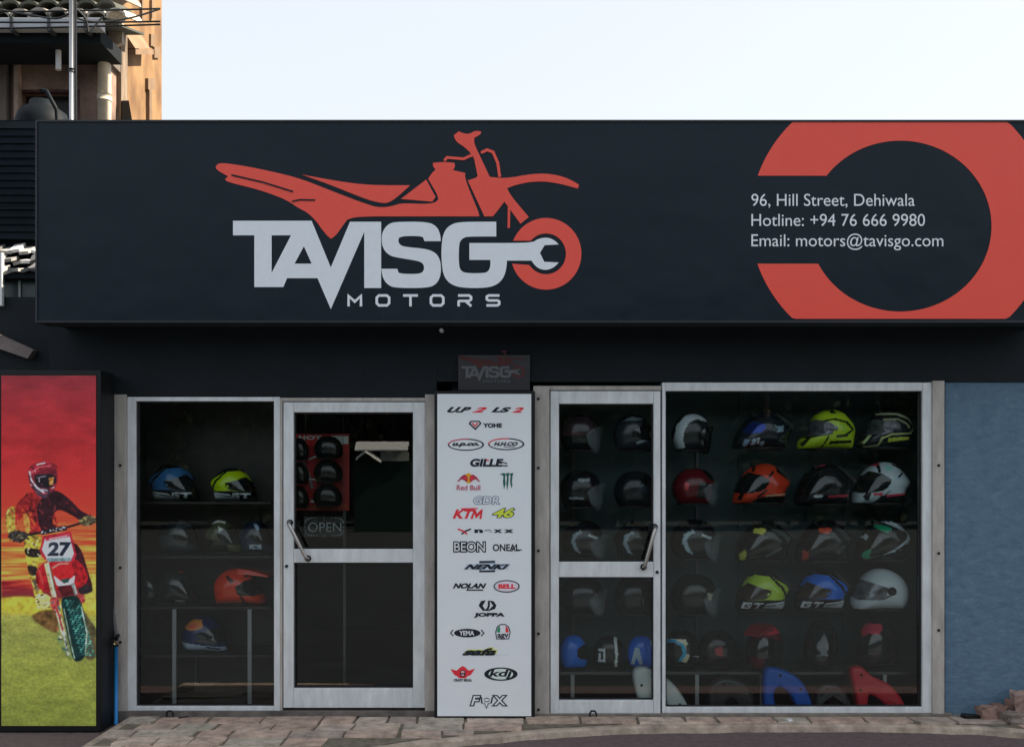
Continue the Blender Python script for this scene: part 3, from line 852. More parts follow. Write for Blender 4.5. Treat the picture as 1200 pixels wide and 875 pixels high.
def ph(pts, col, rough=0.4, soft=0): put(mask(E(pts), soft), col, rough)
def sk(pts, w, col, rough=0.3):
    v_, f_ = stroke(E(pts), w / 3.5)
    n_ = len(v_) // 2
    put(mask([v_[2 * i] for i in range(n_)] + [v_[2 * i + 1] for i in reversed(range(n_))]), col, rough)
def dabs(pts, cols_, n, w, l, ang=0.0, spread=0.6):
    lp = smooth_loop(pts, 3)
    ax_, bx2 = min(p[0] for p in lp), max(p[0] for p in lp)
    ay_, by2 = min(p[1] for p in lp), max(p[1] for p in lp)
    k = 0
    while k < n:
        x, y_ = nr.uniform(ax_, bx2), nr.uniform(ay_, by2)
        k += 1
        if inside((x, y_), lp):
            a_ = ang + nr.normal() * spread
            ll, ww = l * nr.uniform(0.5, 1.4), w * nr.uniform(0.6, 1.3)
            sk([(x - math.cos(a_) * ll / 2, y_ - math.sin(a_) * ll / 2), (x + math.cos(a_) * ll / 2, y_ + math.sin(a_) * ll / 2)], ww, cols_[nr.integers(len(cols_))])
def inside(p, pl):
    x, y = p
    c_ = False
    j = len(pl) - 1
    for i in range(len(pl)):
        xi, yi = pl[i]; xj, yj = pl[j]
        if (yi > y) != (yj > y) and x < (xj - xi) * (y - yi) / (yj - yi) + xi:
            c_ = not c_
        j = i
    return c_
# dust and churned ground
pg([(10, 600), (120, 590), (200, 620), (190, 660), (100, 660), (14, 650)], (176, 156, 46), 0.3, 8)
pg([(340, 520), (398, 500), (398, 620), (360, 640)], (176, 160, 62), 0.3, 8)
pg([(130, 672), (190, 645), (250, 660), (266, 740), (236, 742), (180, 716)], (92, 66, 34), 0.5, 6)
pg([(330, 650), (372, 690), (398, 740), (398, 830), (350, 836)], (70, 62, 40), 0.5, 6)
pg([(240, 700), (280, 740), (300, 840), (266, 830), (236, 760)], (104, 116, 62), 0.5, 4)
# body
larm = [(26, 250), (44, 222), (66, 226), (68, 256), (60, 296), (76, 326), (46, 350), (26, 300)]
pg(larm, (140, 112, 42), 0.9); dabs(larm, [(96, 70, 30), (220, 200, 90), (150, 60, 30)], 26, 5, 16, 1.3)
torso = [(68, 214), (96, 182), (132, 162), (186, 170), (214, 196), (226, 250), (232, 310), (160, 334), (106, 332), (96, 262), (66, 296), (62, 246)]
pg(torso, (134, 28, 28), 0.6); dabs(torso, [(176, 40, 30), (92, 18, 24), (196, 70, 36), (60, 14, 20)], 60, 7, 26, 1.2)
rarm = [(168, 190), (200, 158), (240, 160), (286, 192), (330, 236), (372, 262), (352, 292), (300, 260), (248, 236), (222, 250), (216, 290), (226, 314), (176, 320), (156, 280), (152, 226)]
pg(rarm, (38, 16, 22), 0.6); dabs(rarm, [(70, 22, 28), (22, 12, 18), (92, 30, 32)], 46, 6, 24, 0.7)
pg([(96, 258), (116, 256), (124, 318), (106, 330)], (178, 110, 44), 0.7, 1)
# helmet and goggles
hel = [(116, 98), (122, 66), (152, 48), (192, 40), (222, 56), (236, 90), (230, 136), (210, 164), (186, 184), (156, 172), (128, 142)]
pg(hel, (92, 22, 32), 0.6)
pg([(118, 66), (150, 42), (206, 36), (238, 66), (196, 66), (150, 84), (120, 92)], (128, 28, 38), 0.5); sk([(126, 84), (160, 60), (212, 54)], 6, (196, 70, 80)); sk([(150, 50), (186, 42)], 5, (210, 190, 190))
pg([(142, 98), (184, 88), (226, 94), (224, 130), (192, 144), (156, 138)], (20, 18, 24), 0.4); ph([(198, 104), (222, 100), (217, 132), (202, 134)], (186, 116, 52), 0.7); sk([(150, 104), (190, 96)], 4, (120, 110, 120))
pg([(130, 120), (158, 144), (204, 150), (204, 168), (184, 186), (152, 172)], (58, 40, 52), 0.6); sk([(128, 112), (150, 142), (182, 166)], 7, (196, 186, 192)); sk([(166, 152), (196, 156)], 6, (150, 140, 150)); sk([(172, 170), (196, 166)], 4, (180, 60, 70)); sk([(120, 76), (130, 118)], 6, (180, 170, 176))
dabs(hel, [(150, 40, 50), (40, 16, 26), (170, 150, 156)], 22, 4, 14, 0.4)
# legs
pg([(296, 376), (332, 398), (362, 490), (378, 556), (340, 574), (312, 500)], (52, 18, 24), 0.6); pg([(320, 540), (372, 548), (376, 570), (330, 580)], (38, 30, 34), 0.5)
leg = [(102, 346), (168, 346), (166, 420), (154, 474), (168, 556), (192, 598), (186, 636), (152, 630), (136, 560), (110, 450)]
pg(leg, (172, 142, 46), 0.7)
pg([(104, 394), (162, 398), (160, 428), (112, 424)], (28, 22, 22), 0.5); pg([(114, 466), (150, 470), (150, 500), (124, 500)], (36, 28, 26), 0.5); pg([(132, 520), (160, 530), (162, 566), (142, 562)], (112, 92, 60), 0.6)
dabs(leg, [(60, 44, 26), (214, 190, 92), (120, 92, 36), (206, 196, 150)], 60, 5, 16, 0.5)
boot = [(146, 590), (178, 578), (208, 592), (220, 624), (190, 642), (154, 636)]
pg(boot, (190, 170, 84), 0.7); dabs(boot, [(70, 56, 36), (226, 210, 150), (40, 30, 26)], 24, 5, 12, 0.3)
# handlebar, gloves
sk([(50, 344), (110, 338), (170, 328), (276, 306), (350, 284)], 9, (18, 18, 22)); sk([(86, 332), (120, 356)], 8, (20, 20, 22))
gl1 = [(36, 330), (72, 320), (112, 330), (110, 352), (80, 368), (42, 356)]
pg(gl1, (44, 40, 36), 0.7); dabs(gl1, [(110, 100, 70), (20, 20, 22), (80, 76, 66)], 22, 5, 12)
gl2 = [(324, 276), (358, 258), (388, 264), (396, 286), (356, 302), (330, 294)]
pg(gl2, (70, 62, 42), 0.7); dabs(gl2, [(150, 140, 80), (24, 22, 22), (110, 96, 60)], 24, 5, 12)
ph([(166, 320), (270, 298), (276, 318), (170, 338)], (34, 28, 34)); dabs([(176, 322), (266, 304), (268, 314), (178, 332)], [(190, 190, 196)], 26, 4, 7, -0.2, 0.2)
# front end: tank shrouds, fender, plate
pg([(146, 506), (168, 462), (204, 442), (292, 432), (342, 466), (360, 520), (322, 556), (236, 568), (166, 562)], (150, 22, 28), 0.6)
pg([(206, 470), (240, 448), (286, 448), (302, 490), (300, 520), (262, 548), (226, 520), (212, 500)], (196, 28, 32), 0.4); sk([(214, 474), (244, 456), (282, 454)], 6, (232, 120, 104)); sk([(160, 480), (176, 540)], 8, (206, 50, 44)); sk([(330, 470), (346, 520)], 8, (120, 16, 22))
ph([(162, 404), (176, 342), (290, 322), (314, 418), (302, 444), (184, 440)], (170, 28, 44)); ph([(172, 400), (185, 352), (283, 334), (303, 414), (295, 431), (191, 431)], (206, 208, 216), 0.2)
ph([(186, 350), (282, 333), (285, 345), (188, 363)], (186, 46, 62)); sk([(200, 356), (276, 341)], 4, (220, 180, 186))
v27, f27 = text('27', *E([(194, 366)])[0], *E([(294, 426)])[0], 0.05, 0.10)
for f_ in f27: put(mask([v27[i] for i in f_]), (20, 26, 38), 0.3)
ph([(188, 432), (296, 430), (290, 446), (196, 448)], (90, 110, 112), 0.6)
ph([(220, 504), (264, 538), (308, 502), (304, 532), (272, 564), (232, 542)], (212, 204, 210), 0.3); ph([(248, 520), (286, 514), (280, 532), (260, 536)], (36, 66, 62), 0.4)
ph([(236, 548), (300, 540), (304, 580), (256, 590)], (74, 18, 24), 0.5)
# forks and guards
sk([(190, 452), (208, 530), (226, 606), (262, 744)], 20, (178, 162, 112), 0.6); sk([(198, 462), (218, 560), (232, 620)], 6, (232, 220, 176)); sk([(206, 470), (228, 566)], 5, (86, 66, 44))
sk([(298, 536), (322, 610), (346, 724)], 15, (112, 118, 114), 0.6); sk([(306, 550), (330, 640)], 5, (196, 190, 180))
sk([(214, 596), (246, 690), (266, 760), (280, 830)], 11, (150, 154, 140), 0.7); sk([(226, 610), (258, 730)], 6, (156, 28, 34)); pg([(206, 600), (236, 594), (244, 626), (216, 646)], (176, 60, 60), 0.7); pg([(308, 586), (338, 580), (348, 610), (320, 622)], (164, 60, 56), 0.8)
sk([(336, 640), (352, 720), (352, 800)], 8, (140, 156, 140), 0.7)
dabs([(200, 590), (240, 590), (280, 740), (280, 830), (250, 800)], [(190, 184, 160), (60, 50, 40), (40, 90, 80), (180, 50, 50)], 40, 5, 18, 1.2)
# tyre with knobs
ty = [(252, 606), (282, 588), (320, 594), (344, 650), (358, 740), (354, 818), (332, 852), (302, 848), (284, 780), (264, 690)]
pg(ty, (14, 40, 40), 0.5)
for i in range(24):
    for q in range(4):
        cx = 266 + i * 2.7 + q * 16 + (i % 2) * 5
        cy = 604 + i * 9.6 + q * 1.5
        sk([(cx, cy + 5), (cx + 5, cy), (cx + 11, cy + 4)], 4.6, [(58, 128, 112), (74, 140, 124), (40, 100, 94), (30, 78, 76)][(i + q) % 4], 0.9)
sk([(262, 640), (290, 780), (306, 846)], 5, (130, 150, 128), 0.8); sk([(334, 630), (356, 740), (350, 826)], 5, (150, 164, 140), 0.8)
for _ in range(2):
    img = (img * 4 + np.roll(img, 1, 0) + np.roll(img, -1, 0) + np.roll(img, 1, 1) + np.roll(img, -1, 1)) / 8
img *= (1 + nr.normal(0, 0.045, img.shape[:2]))[..., None]
img = np.clip(img, 4, 240) / 255.0
img = img * 0.90 + img.mean(-1, keepdims=True) * 0.07
linimg = np.where(img <= 0.04045, img / 12.92, ((img + 0.055) / 1.055) ** 2.4) / 0.38
linimg = np.clip(linimg, 0, 0.9)
base_ = org(lbx)
me = bpy.data.meshes.new('print_sheet')
sgrid = (D + BY - 0.0045) / 1200.0
vx = (GX - 600.0) * sgrid - base_.x
vz = H + (HZ - GY_) * sgrid - base_.z
co = np.stack([vx, np.full_like(vx, BY - 0.0045 - base_.y), vz], -1).reshape(-1, 3)
idx = np.arange((ph_ + 1) * (pw + 1)).reshape(ph_ + 1, pw + 1)
quads = np.stack([idx[1:, :-1], idx[1:, 1:], idx[:-1, 1:], idx[:-1, :-1]], -1).reshape(-1, 4)
nq = len(quads)
me.vertices.add(len(co)); me.vertices.foreach_set('co', co.astype(np.float32).ravel())
me.loops.add(nq * 4); me.loops.foreach_set('vertex_index', quads.astype(np.int32).ravel())
me.polygons.add(nq); me.polygons.foreach_set('loop_start', (np.arange(nq) * 4).astype(np.int32))
me.update(calc_edges=True)
ca = me.attributes.new('print_ink', 'FLOAT_COLOR', 'POINT')
ca.data.foreach_set('color', np.concatenate([linimg.reshape(-1, 3), np.ones((len(co), 1))], 1).astype(np.float32).ravel())
pm, nt, bs = nodes_of('printed_motocross_picture')
bs.inputs['Roughness'].default_value = 0.45
bs.inputs['Specular IOR Level'].default_value = 0.25
at_ = nt.nodes.new('ShaderNodeAttribute'); at_.attribute_name = 'print_ink'
nt.links.new(at_.outputs['Color'], bs.inputs['Base Color'])
link('print_sheet', me, lbx, [pm])

# ------------------------------------------------------------------ blue water pipe with a tap
wp = empty('water_pipe', P(136, 850, -0.10))
tag(wp, 'thin blue plastic water pipe with a tap beside the poster box', 'pipe')
c = P(136, 756, -0.10)
tube('pipe', [Vector((c.x, c.y, -0.05)), c], 0.013, mat('blue_plastic_pipe', S(20, 96, 150), rough=0.4), wp, n=10)
tube('valve', [c - Vector((0, 0, 0.005)), c + Vector((0, 0, 0.05)), c + Vector((0.0, 0.04, 0.065))], [0.02, 0.017, 0.013], BLACK, wp, n=8)
tube('tap_outlet', [c + Vector((0, 0, 0.02)), c + Vector((0.012, -0.05, 0.022))], [0.013, 0.011], mat('pale_brass', (0.55, 0.45, 0.25, 1), rough=0.3, metal=0.8), wp, n=8)
tube('tap_lever', [c + Vector((-0.03, -0.01, 0.05)), c + Vector((0.02, -0.015, 0.052))], 0.006, BLACK, wp, n=6)
tube('upper_pipe', [c + Vector((-0.01, 0.03, 0.055)), P(130, 700, -0.07), P(129, 600, -0.065), P(128, 470, -0.065)], 0.011, mat('grey_conduit', (0.10, 0.10, 0.105, 1), rough=0.6), wp, n=8)

# ------------------------------------------------------------------ helmets
NPH, NPS = 0, 0
SHAPES = {
    'sport': [(0.02, 0.98), (0.0, 0.82), (0.03, 0.66), (0.10, 0.45), (0.22, 0.20), (0.38, 0.05), (0.55, 0.0), (0.72, 0.05), (0.88, 0.25), (0.99, 0.44), (0.97, 0.56), (0.92, 0.68), (0.90, 0.88), (0.82, 0.99), (0.5, 0.97), (0.25, 0.99)],
    'spear': [(0.03, 0.99), (0.0, 0.80), (0.09, 0.66), (0.20, 0.53), (0.23, 0.32), (0.30, 0.12), (0.5, 0.0), (0.72, 0.02), (0.9, 0.2), (0.99, 0.45), (0.98, 0.70), (0.94, 0.95), (0.8, 0.99), (0.4, 0.98)],
    'round': [(0.07, 0.95), (0.0, 0.72), (0.02, 0.45), (0.12, 0.2), (0.3, 0.04), (0.52, 0.0), (0.75, 0.05), (0.92, 0.24), (1.0, 0.5), (0.96, 0.78), (0.84, 0.98), (0.5, 1.0), (0.2, 1.0)],
    'classic': [(0.06, 1.0), (0.0, 0.76), (0.06, 0.58), (0.12, 0.38), (0.26, 0.13), (0.45, 0.0), (0.66, 0.02), (0.86, 0.17), (0.98, 0.42), (1.0, 0.66), (0.94, 0.90), (0.84, 0.98), (0.5, 0.98), (0.25, 1.0)],
    'open': [(0.26, 0.98), (0.20, 0.72), (0.18, 0.50), (0.14, 0.34), (0.22, 0.14), (0.38, 0.02), (0.56, 0.0), (0.78, 0.06), (0.94, 0.28), (1.0, 0.52), (0.96, 0.78), (0.84, 0.97), (0.6, 1.0), (0.4, 1.0)],
}
VISORS = {
    'sport': [(0.0, 0.68), (0.04, 0.52), (0.14, 0.34), (0.24, 0.22), (0.42, 0.29), (0.56, 0.41), (0.53, 0.56), (0.42, 0.66), (0.28, 0.70), (0.08, 0.72)],
    'spear': [(0.10, 0.66), (0.16, 0.40), (0.26, 0.26), (0.48, 0.34), (0.60, 0.46), (0.56, 0.58), (0.42, 0.64), (0.24, 0.64)],
    'classic': [(0.0, 0.64), (0.08, 0.40), (0.18, 0.26), (0.40, 0.36), (0.60, 0.46), (0.58, 0.62), (0.46, 0.70), (0.06, 0.72)],
    'round': [(-0.02, 0.66), (0.0, 0.42), (0.10, 0.26), (0.34, 0.30), (0.50, 0.40), (0.50, 0.60), (0.36, 0.68), (0.02, 0.72)],
    'open': [(0.10, 0.96), (0.06, 0.40), (0.20, 0.30), (0.40, 0.38), (0.52, 0.52), (0.46, 0.76), (0.34, 0.96)],
}
paint_m, nt, bs = nodes_of('helmet_lacquer')
bs.inputs['Roughness'].default_value = 0.22
bs.inputs['Coat Weight'].default_value = 0.15
at = nt.nodes.new('ShaderNodeAttribute'); at.attribute_name = 'paint'
nt.links.new(at.outputs['Color'], bs.inputs['Base Color'])
SMOKE = mat('smoked_visor', (0.012, 0.014, 0.018, 1), rough=0.08, spec=0.8)
TINT = {'smoke': SMOKE,
        'blue': mat('blue_mirror_visor', (0.03, 0.06, 0.30, 1), rough=0.1, metal=0.5),
        'grey': mat('silvery_visor', (0.16, 0.17, 0.19, 1), rough=0.16, metal=0.3, vary=0.8, scale=14),
        'brown': mat('brown_visor', (0.05, 0.032, 0.03, 1), rough=0.12, spec=0.8, vary=0.6, scale=12)}
RUB = mat('black_rubber_trim', (0.012, 0.012, 0.013, 1), rough=0.6)

def inside(p, pl):
    x, y = p
    c_ = False
    j = len(pl) - 1
    for i in range(len(pl)):
        xi, yi = pl[i]; xj, yj = pl[j]
        if (yi > y) != (yj > y) and x < (xj - xi) * (y - yi) / (yj - yi) + xi:
            c_ = not c_
        j = i
    return c_

_rad = {}
def radii(kind):
    if (kind, NPH) in _rad: return _rad[(kind, NPH)]
    cu, cv = (0.54, 0.56)
    lp = smooth_loop(SHAPES[kind], 14)
    pol = sorted((math.atan2(v - cv, u - cu), math.hypot(u - cu, v - cv)) for u, v in lp)
    out = []
    for i in range(NPH):
        a = -PI + 2 * PI * i / NPH
        best = None
        for k in range(len(pol)):
            a0, r0 = pol[k - 1]; a1, r1_ = pol[k]
            if k == 0: a0 -= 2 * PI
            if a0 <= a <= a1:
                t = (a - a0) / max(1e-9, a1 - a0)
                best = r0 + (r1_ - r0) * t
                break
        out.append(best if best else pol[-1][1])
    _rad[(kind, NPH)] = out
    return out

G_LETTER = [(0.00, 1.0), (0.22, 0.0), (1.0, 0.0), (0.93, 0.26), (0.40, 0.26), (0.28, 0.74), (0.62, 0.74), (0.66, 0.60), (0.46, 0.60), (0.50, 0.40), (0.92, 0.40), (0.78, 1.0)]
T_LETTER = [(0.08, 0.0), (1.0, 0.0), (0.93, 0.28), (0.66, 0.28), (0.48, 1.0), (0.20, 1.0), (0.38, 0.28), (0.01, 0.28)]
def band(c_, flip):
    """Yellow or blue racing colours over a black skirt with two pale slanted letters and a pale streak; u runs from the front."""
    d_ = (lambda q: [(1.0 - x, y_) for x, y_ in q]) if flip else (lambda q: q)
    gx, tx = ((0.52, 0.72), (0.73, 0.93)) if flip else ((0.05, 0.25), (0.27, 0.46))
    fit = lambda q, x: d_([(x[0] + a_ * (x[1] - x[0]), 0.765 + b_ * 0.165) for a_, b_ in q])
    K_ = (18, 20, 24)
    return [(K_, [(-0.1, 0.70), (1.1, 0.70), (1.1, 1.1), (-0.1, 1.1)]), (K_, [(0.1, 0.26), (0.34, 0.10), (0.64, 0.14), (0.86, 0.36), (1.1, 0.30), (1.0, 0.0), (0.4, -0.1), (0.1, 0.1)]), (c_, [(0.72, 0.22), (1.0, 0.40), (0.94, 0.50), (0.80, 0.42)]),
            (K_, [(0.56, 0.12), (0.62, 0.12), (0.84, 0.40), (0.92, 0.62), (0.88, 0.64), (0.78, 0.42)]), ((182, 188, 190), fit(G_LETTER, gx)), ((182, 188, 190), fit(T_LETTER, tx)),
            ((160, 168, 170), [(0.50, 0.80), (0.95, 0.72), (0.95, 0.86), (0.84, 0.94), (0.46, 0.94)]), (K_, [(0.50, 0.85), (0.80, 0.79), (0.80, 0.81), (0.50, 0.88)])]

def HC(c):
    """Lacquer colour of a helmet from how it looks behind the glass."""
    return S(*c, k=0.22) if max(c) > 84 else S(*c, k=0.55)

def helmet(label, cx, cy, w, h, kind, base, paint=(), face='L', visor='smoke', y=0.24, yaw=0.0, fine=False, cat='helmet', group='helmets on the display board', extras=(), vpoly=None, wide=0.36, trim=True):
    s = (D + y) / 1200.0
    W, Hh = w * s, h * s
    c0 = P(cx, cy, y)
    root = empty('motorcycle_helmet', Vector((c0.x, y, c0.z - Hh / 2)))
    tag(root, label, cat, group)
    global NPH, NPS
    NPH, NPS = (230, 74) if fine else (144, 46)
    sg = 1.0 if face == 'L' else -1.0
    rad = radii(kind)
    cu, cv = 0.54, 0.56
    vs, uv = [], []
    for j in range(NPS + 1):
        tt = 2.0 * j / NPS - 1.0
        psi = R(88 * (0.45 * tt + 0.55 * math.sin(tt * PI / 2)))
        cp = math.cos(psi) ** 0.80
        sp = math.copysign(abs(math.sin(psi)) ** 0.92, psi)
        for i in range(NPH):
            a = -PI + 2 * PI * i / NPH
            u = cu + rad[i] * math.cos(a) * cp
            v = cv + rad[i] * math.sin(a) * cp
            uv.append((u, v))
            vs.append((sg * (u - 0.5) * W, -sp * wide * W, (1 - v) * Hh))
    fs = []
    for j in range(NPS):
        for i in range(NPH):
            k = (i + 1) % NPH
            q = (j * NPH + i, j * NPH + k, (j + 1) * NPH + k, (j + 1) * NPH + i)
            fs.append(q if sg > 0 else tuple(reversed(q)))
    fs.append(tuple(range(NPH - 1, -1, -1)) if sg > 0 else tuple(range(NPH)))
    fs.append(tuple(NPS * NPH + i for i in (range(NPH) if sg > 0 else range(NPH - 1, -1, -1))))
    me = bpy.data.meshes.new('shell')
    me.from_pydata(vs, [], fs)
    cols = []
    bc = HC(base)
    pl = [(HC(c_), q) for c_, q in paint]
    dark = (0.008, 0.008, 0.009, 1)
    for (u, v) in uv:
        c_ = bc
        for pc, q in pl:
            if inside((u, v), q): c_ = pc
        if v > 0.955 and trim: c_ = dark
        cols += list(c_)
    at_ = me.attributes.new('paint', 'FLOAT_COLOR', 'POINT')
    at_.data.foreach_set('color', cols)
    sh = link('shell', me, root, [paint_m], True)
    vp = vpoly or VISORS[kind]
    vf, used = [], {}
    vv = []
    k_ = 1.03 if kind != 'open' else 1.10
    for q in fs[:-2]:
        um = sum(uv[i][0] for i in q) / 4; vm = sum(uv[i][1] for i in q) / 4
        if inside((um, vm), vp):
            for i in q:
                if i not in used:
                    used[i] = len(vv)
                    x, yy, z = vs[i]
                    vv.append((x * k_ + (0.0 if kind != 'open' else -sg * 0.085 * W), yy * k_, (z - Hh * 0.45) * k_ + Hh * (0.45 if kind != 'open' else 0.40)))
            vf.append(tuple(used[i] for i in q))
    if visor and vf:
        me2 = bpy.data.meshes.new('visor')
        me2.from_pydata(vv, [], vf)
        link('visor', me2, root, [CLEAR if visor == 'clear' else TINT[visor]], True)
    def local(u, v, lat=0.0): return Vector((sg * (u - 0.5) * W, lat * W, (1 - v) * Hh))
    off = Vector(root.location)
    # rubber neck roll
    n = 28
    pts = [off + Vector((sg * (0.54 + 0.34 * math.cos(2 * PI * k / n) - 0.5) * W, 0.24 * W * math.sin(2 * PI * k / n), 0.018 * Hh)) for k in range(n + 1)]
    tube('neck_roll', pts, 0.03 * W, RUB, root, n=6, caps=False)
    for e in extras:
        if e == 'pivot':
            for sd_ in (-1, 1):
                p_ = off + local(0.60, 0.50, sd_ * wide * 0.97)
                tube('visor_pivot', [p_, p_ + Vector((0, sd_ * 0.012, 0))], 0.075 * W, RUB, root, n=14)
        if e == 'vent':
            p_ = off + local(0.40, 0.06)
            a_ = 0.05 * W
            o = box('vent', p_.x - a_ * 1.6, p_.x + a_ * 1.6, p_.y - a_ * 1.5, p_.y + a_ * 1.5, p_.z - a_ * 0.8, p_.z + a_ * 0.35, RUB, root, 0.006)
        if e == 'spoiler':
            q = [local(0.70, 0.03), local(0.86, 0.15), local(1.03, 0.40), local(1.0, 0.47), local(0.86, 0.30), local(0.72, 0.12)]
            v3 = [off + p_ + Vector((0, sd_ * 0.13 * W, 0)) for sd_ in (-1, 1) for p_ in q]
            m6 = len(q)
            f3 = [tuple(range(m6)), tuple(range(2 * m6 - 1, m6 - 1, -1))] + [(k, k + m6, (k + 1) % m6 + m6, (k + 1) % m6) for k in range(m6)]
            mesh_obj('spoiler', v3, f3, RUB, root)
        if isinstance(e, tuple) and e[0] == 'peak':
            q = [local(0.50, -0.02), local(0.25, 0.02), local(-0.10, 0.16), local(-0.10, 0.21), local(0.24, 0.14), local(0.48, 0.12)]
            wd = [0.20, 0.24, 0.20, 0.20, 0.26, 0.24]
            v3 = [off + p_ + Vector((0, sd_ * wd[k] * W, 0)) for sd_ in (-1, 1) for k, p_ in enumerate(q)]
            m6 = len(q)
            f3 = [tuple(range(m6)), tuple(range(2 * m6 - 1, m6 - 1, -1))] + [(k, k + m6, (k + 1) % m6 + m6, (k + 1) % m6) for k in range(m6)]
            mesh_obj('peak', v3, f3, mat('peak_%d_%d_%d' % e[1], S(*e[1]), rough=0.3), root)
        if e == 'chin_vent':
            p_ = off + local(0.10, 0.84, 0)
            for sd_ in (-1, 1):
                p_ = off + local(0.16, 0.83, sd_ * 0.19)
                box('vent', p_.x - 0.05 * W, p_.x + 0.05 * W, p_.y - 0.03 * W, p_.y + 0.03 * W, p_.z - 0.02 * W, p_.z + 0.02 * W, RUB, root, 0.003)
    root.rotation_euler = (0, 0, R(yaw))
    return root

K0, K1 = (16, 20, 26), (34, 38, 44)
GRY = (120, 128, 134)
def rect(u0, v0, u1, v1, sl=0.0): return [(u0 + sl, v0), (u1 + sl, v0), (u1, v1), (u0, v1)]
# --- top row
helmet('open-face helmet with dull maroon crown and clear visor, top left behind right door', 682, 507, 52, 44, 'open', (46, 34, 40), [((20, 22, 26), [(0, 0.56), (1.1, 0.56), (1.1, 1.1), (0, 1.1)]), ((70, 36, 42), [(0.45, 0.54), (0.95, 0.52), (0.95, 0.58), (0.45, 0.59)])], 'R', 'clear', extras=('vent',))
helmet('black helmet with grey swirl graphics, top right behind right door', 744, 507, 50, 44, 'classic', K1, [((88, 96, 102), [(0.2, 0.62), (0.5, 0.76), (0.5, 0.82), (0.2, 0.7)]), ((72, 80, 86), [(0.3, 0.14), (0.6, 0.08), (0.8, 0.2), (0.55, 0.2)]), ((96, 104, 110), [(0.32, 0.45), (0.38, 0.4), (0.4, 0.6), (0.34, 0.62)])], 'R', 'smoke')
helmet('open-face helmet with broad white band arching over black, top row just right of the post', 812, 507, 50, 44, 'open', (30, 33, 38), [((164, 172, 176), [(0.9, 0.95), (0.98, 0.7), (0.92, 0.32), (0.72, 0.06), (0.45, -0.05), (0.16, 0.12), (0.22, 0.22), (0.46, 0.15), (0.64, 0.24), (0.76, 0.44), (0.78, 0.7), (0.72, 0.9)]), ((40, 44, 50), [(0.97, 0.4), (1.05, 0.4), (1.0, 0.2), (0.84, 0.1), (0.9, 0.3)])], 'R', 'smoke', extras=())
helmet('black helmet with blue visor patch and white lettering on the chin', 893, 505, 68, 43, 'sport', (24, 29, 38), [((80, 92, 108), rect(0.10, 0.74, 0.18, 0.92, 0.04)), ((104, 114, 124), rect(0.24, 0.72, 0.31, 0.88, 0.02)), ((112, 116, 122), rect(0.34, 0.70, 0.38, 0.86)), ((92, 104, 116), rect(0.4, 0.80, 0.46, 0.9)), ((74, 90, 100), [(0.62, 0.36), (0.70, 0.40), (0.80, 0.36), (0.78, 0.54), (0.66, 0.56), (0.70, 0.46)]), ((56, 66, 60), [(0.72, 0.66), (0.86, 0.6), (0.76, 0.72), (0.84, 0.86), (0.7, 0.78)])],
       'L', 'blue', extras=('spoiler', 'vent'), vpoly=[(0.12, 0.52), (0.28, 0.26), (0.42, 0.30), (0.50, 0.42), (0.40, 0.56), (0.20, 0.60)])
helmet('bright lime yellow full-face helmet with black swoops, top row', 968, 504, 66, 47, 'spear', (176, 206, 44), [((28, 40, 24), [(0.26, 0.30), (0.55, 0.22), (0.80, 0.30), (0.92, 0.5), (0.80, 0.62), (0.72, 0.62), (0.86, 0.5), (0.74, 0.34), (0.54, 0.27), (0.27, 0.35)]), ((28, 36, 22), [(0.48, 0.78), (0.88, 0.76), (0.86, 0.83), (0.46, 0.86)]), ((36, 44, 26), [(0.03, 0.68), (0.30, 0.60), (0.40, 0.60), (0.40, 0.64), (0.10, 0.72)]), ((30, 38, 24), [(0.0, 0.84), (0.16, 0.62), (0.20, 0.62), (0.03, 0.93)]), ((30, 36, 26), [(0.5, 0.02), (0.58, 0.0), (0.62, 0.1), (0.52, 0.1)]), ((34, 40, 30), [(0.82, 0.1), (0.96, 0.3), (0.92, 0.34), (0.8, 0.16)]), ((34, 44, 26), [(0.42, 0.66), (0.46, 0.66), (0.36, 0.95), (0.33, 0.95)]), ((120, 150, 40), [(0.60, 0.34), (0.74, 0.4), (0.8, 0.52), (0.7, 0.58), (0.66, 0.44)]), ((40, 50, 30), [(0.58, 0.64), (0.8, 0.6), (0.78, 0.68), (0.56, 0.7)])], 'L', 'grey', fine=True, extras=('vent',))
helmet('black full-face helmet outlined in thin lime yellow lines, top right corner', 1037, 503, 64, 46, 'spear', (26, 30, 30), [((96, 100, 78), [(0.30, 0.10), (0.62, 0.10), (0.86, 0.22), (1.0, 0.42), (0.96, 0.56), (0.84, 0.62), (0.84, 0.58), (0.93, 0.5), (0.93, 0.42), (0.82, 0.27), (0.6, 0.15), (0.3, 0.15)]), ((88, 92, 72), [(0.36, 0.25), (0.62, 0.24), (0.80, 0.36), (0.86, 0.48), (0.82, 0.5), (0.76, 0.38), (0.6, 0.29), (0.36, 0.30)]), ((134, 142, 50), [(0.44, 0.74), (0.82, 0.70), (0.84, 0.77), (0.44, 0.84)]), ((120, 128, 96), [(0.02, 0.84), (0.14, 0.64), (0.18, 0.64), (0.05, 0.88)]), ((104, 110, 72), [(0.04, 0.94), (0.26, 0.90), (0.32, 0.70), (0.36, 0.70), (0.30, 0.94), (0.04, 0.98)]), ((110, 116, 72), [(0.32, 0.72), (0.5, 0.62), (0.9, 0.60), (0.9, 0.63), (0.5, 0.66), (0.34, 0.76)])], 'L', 'grey', fine=True, extras=('vent',))
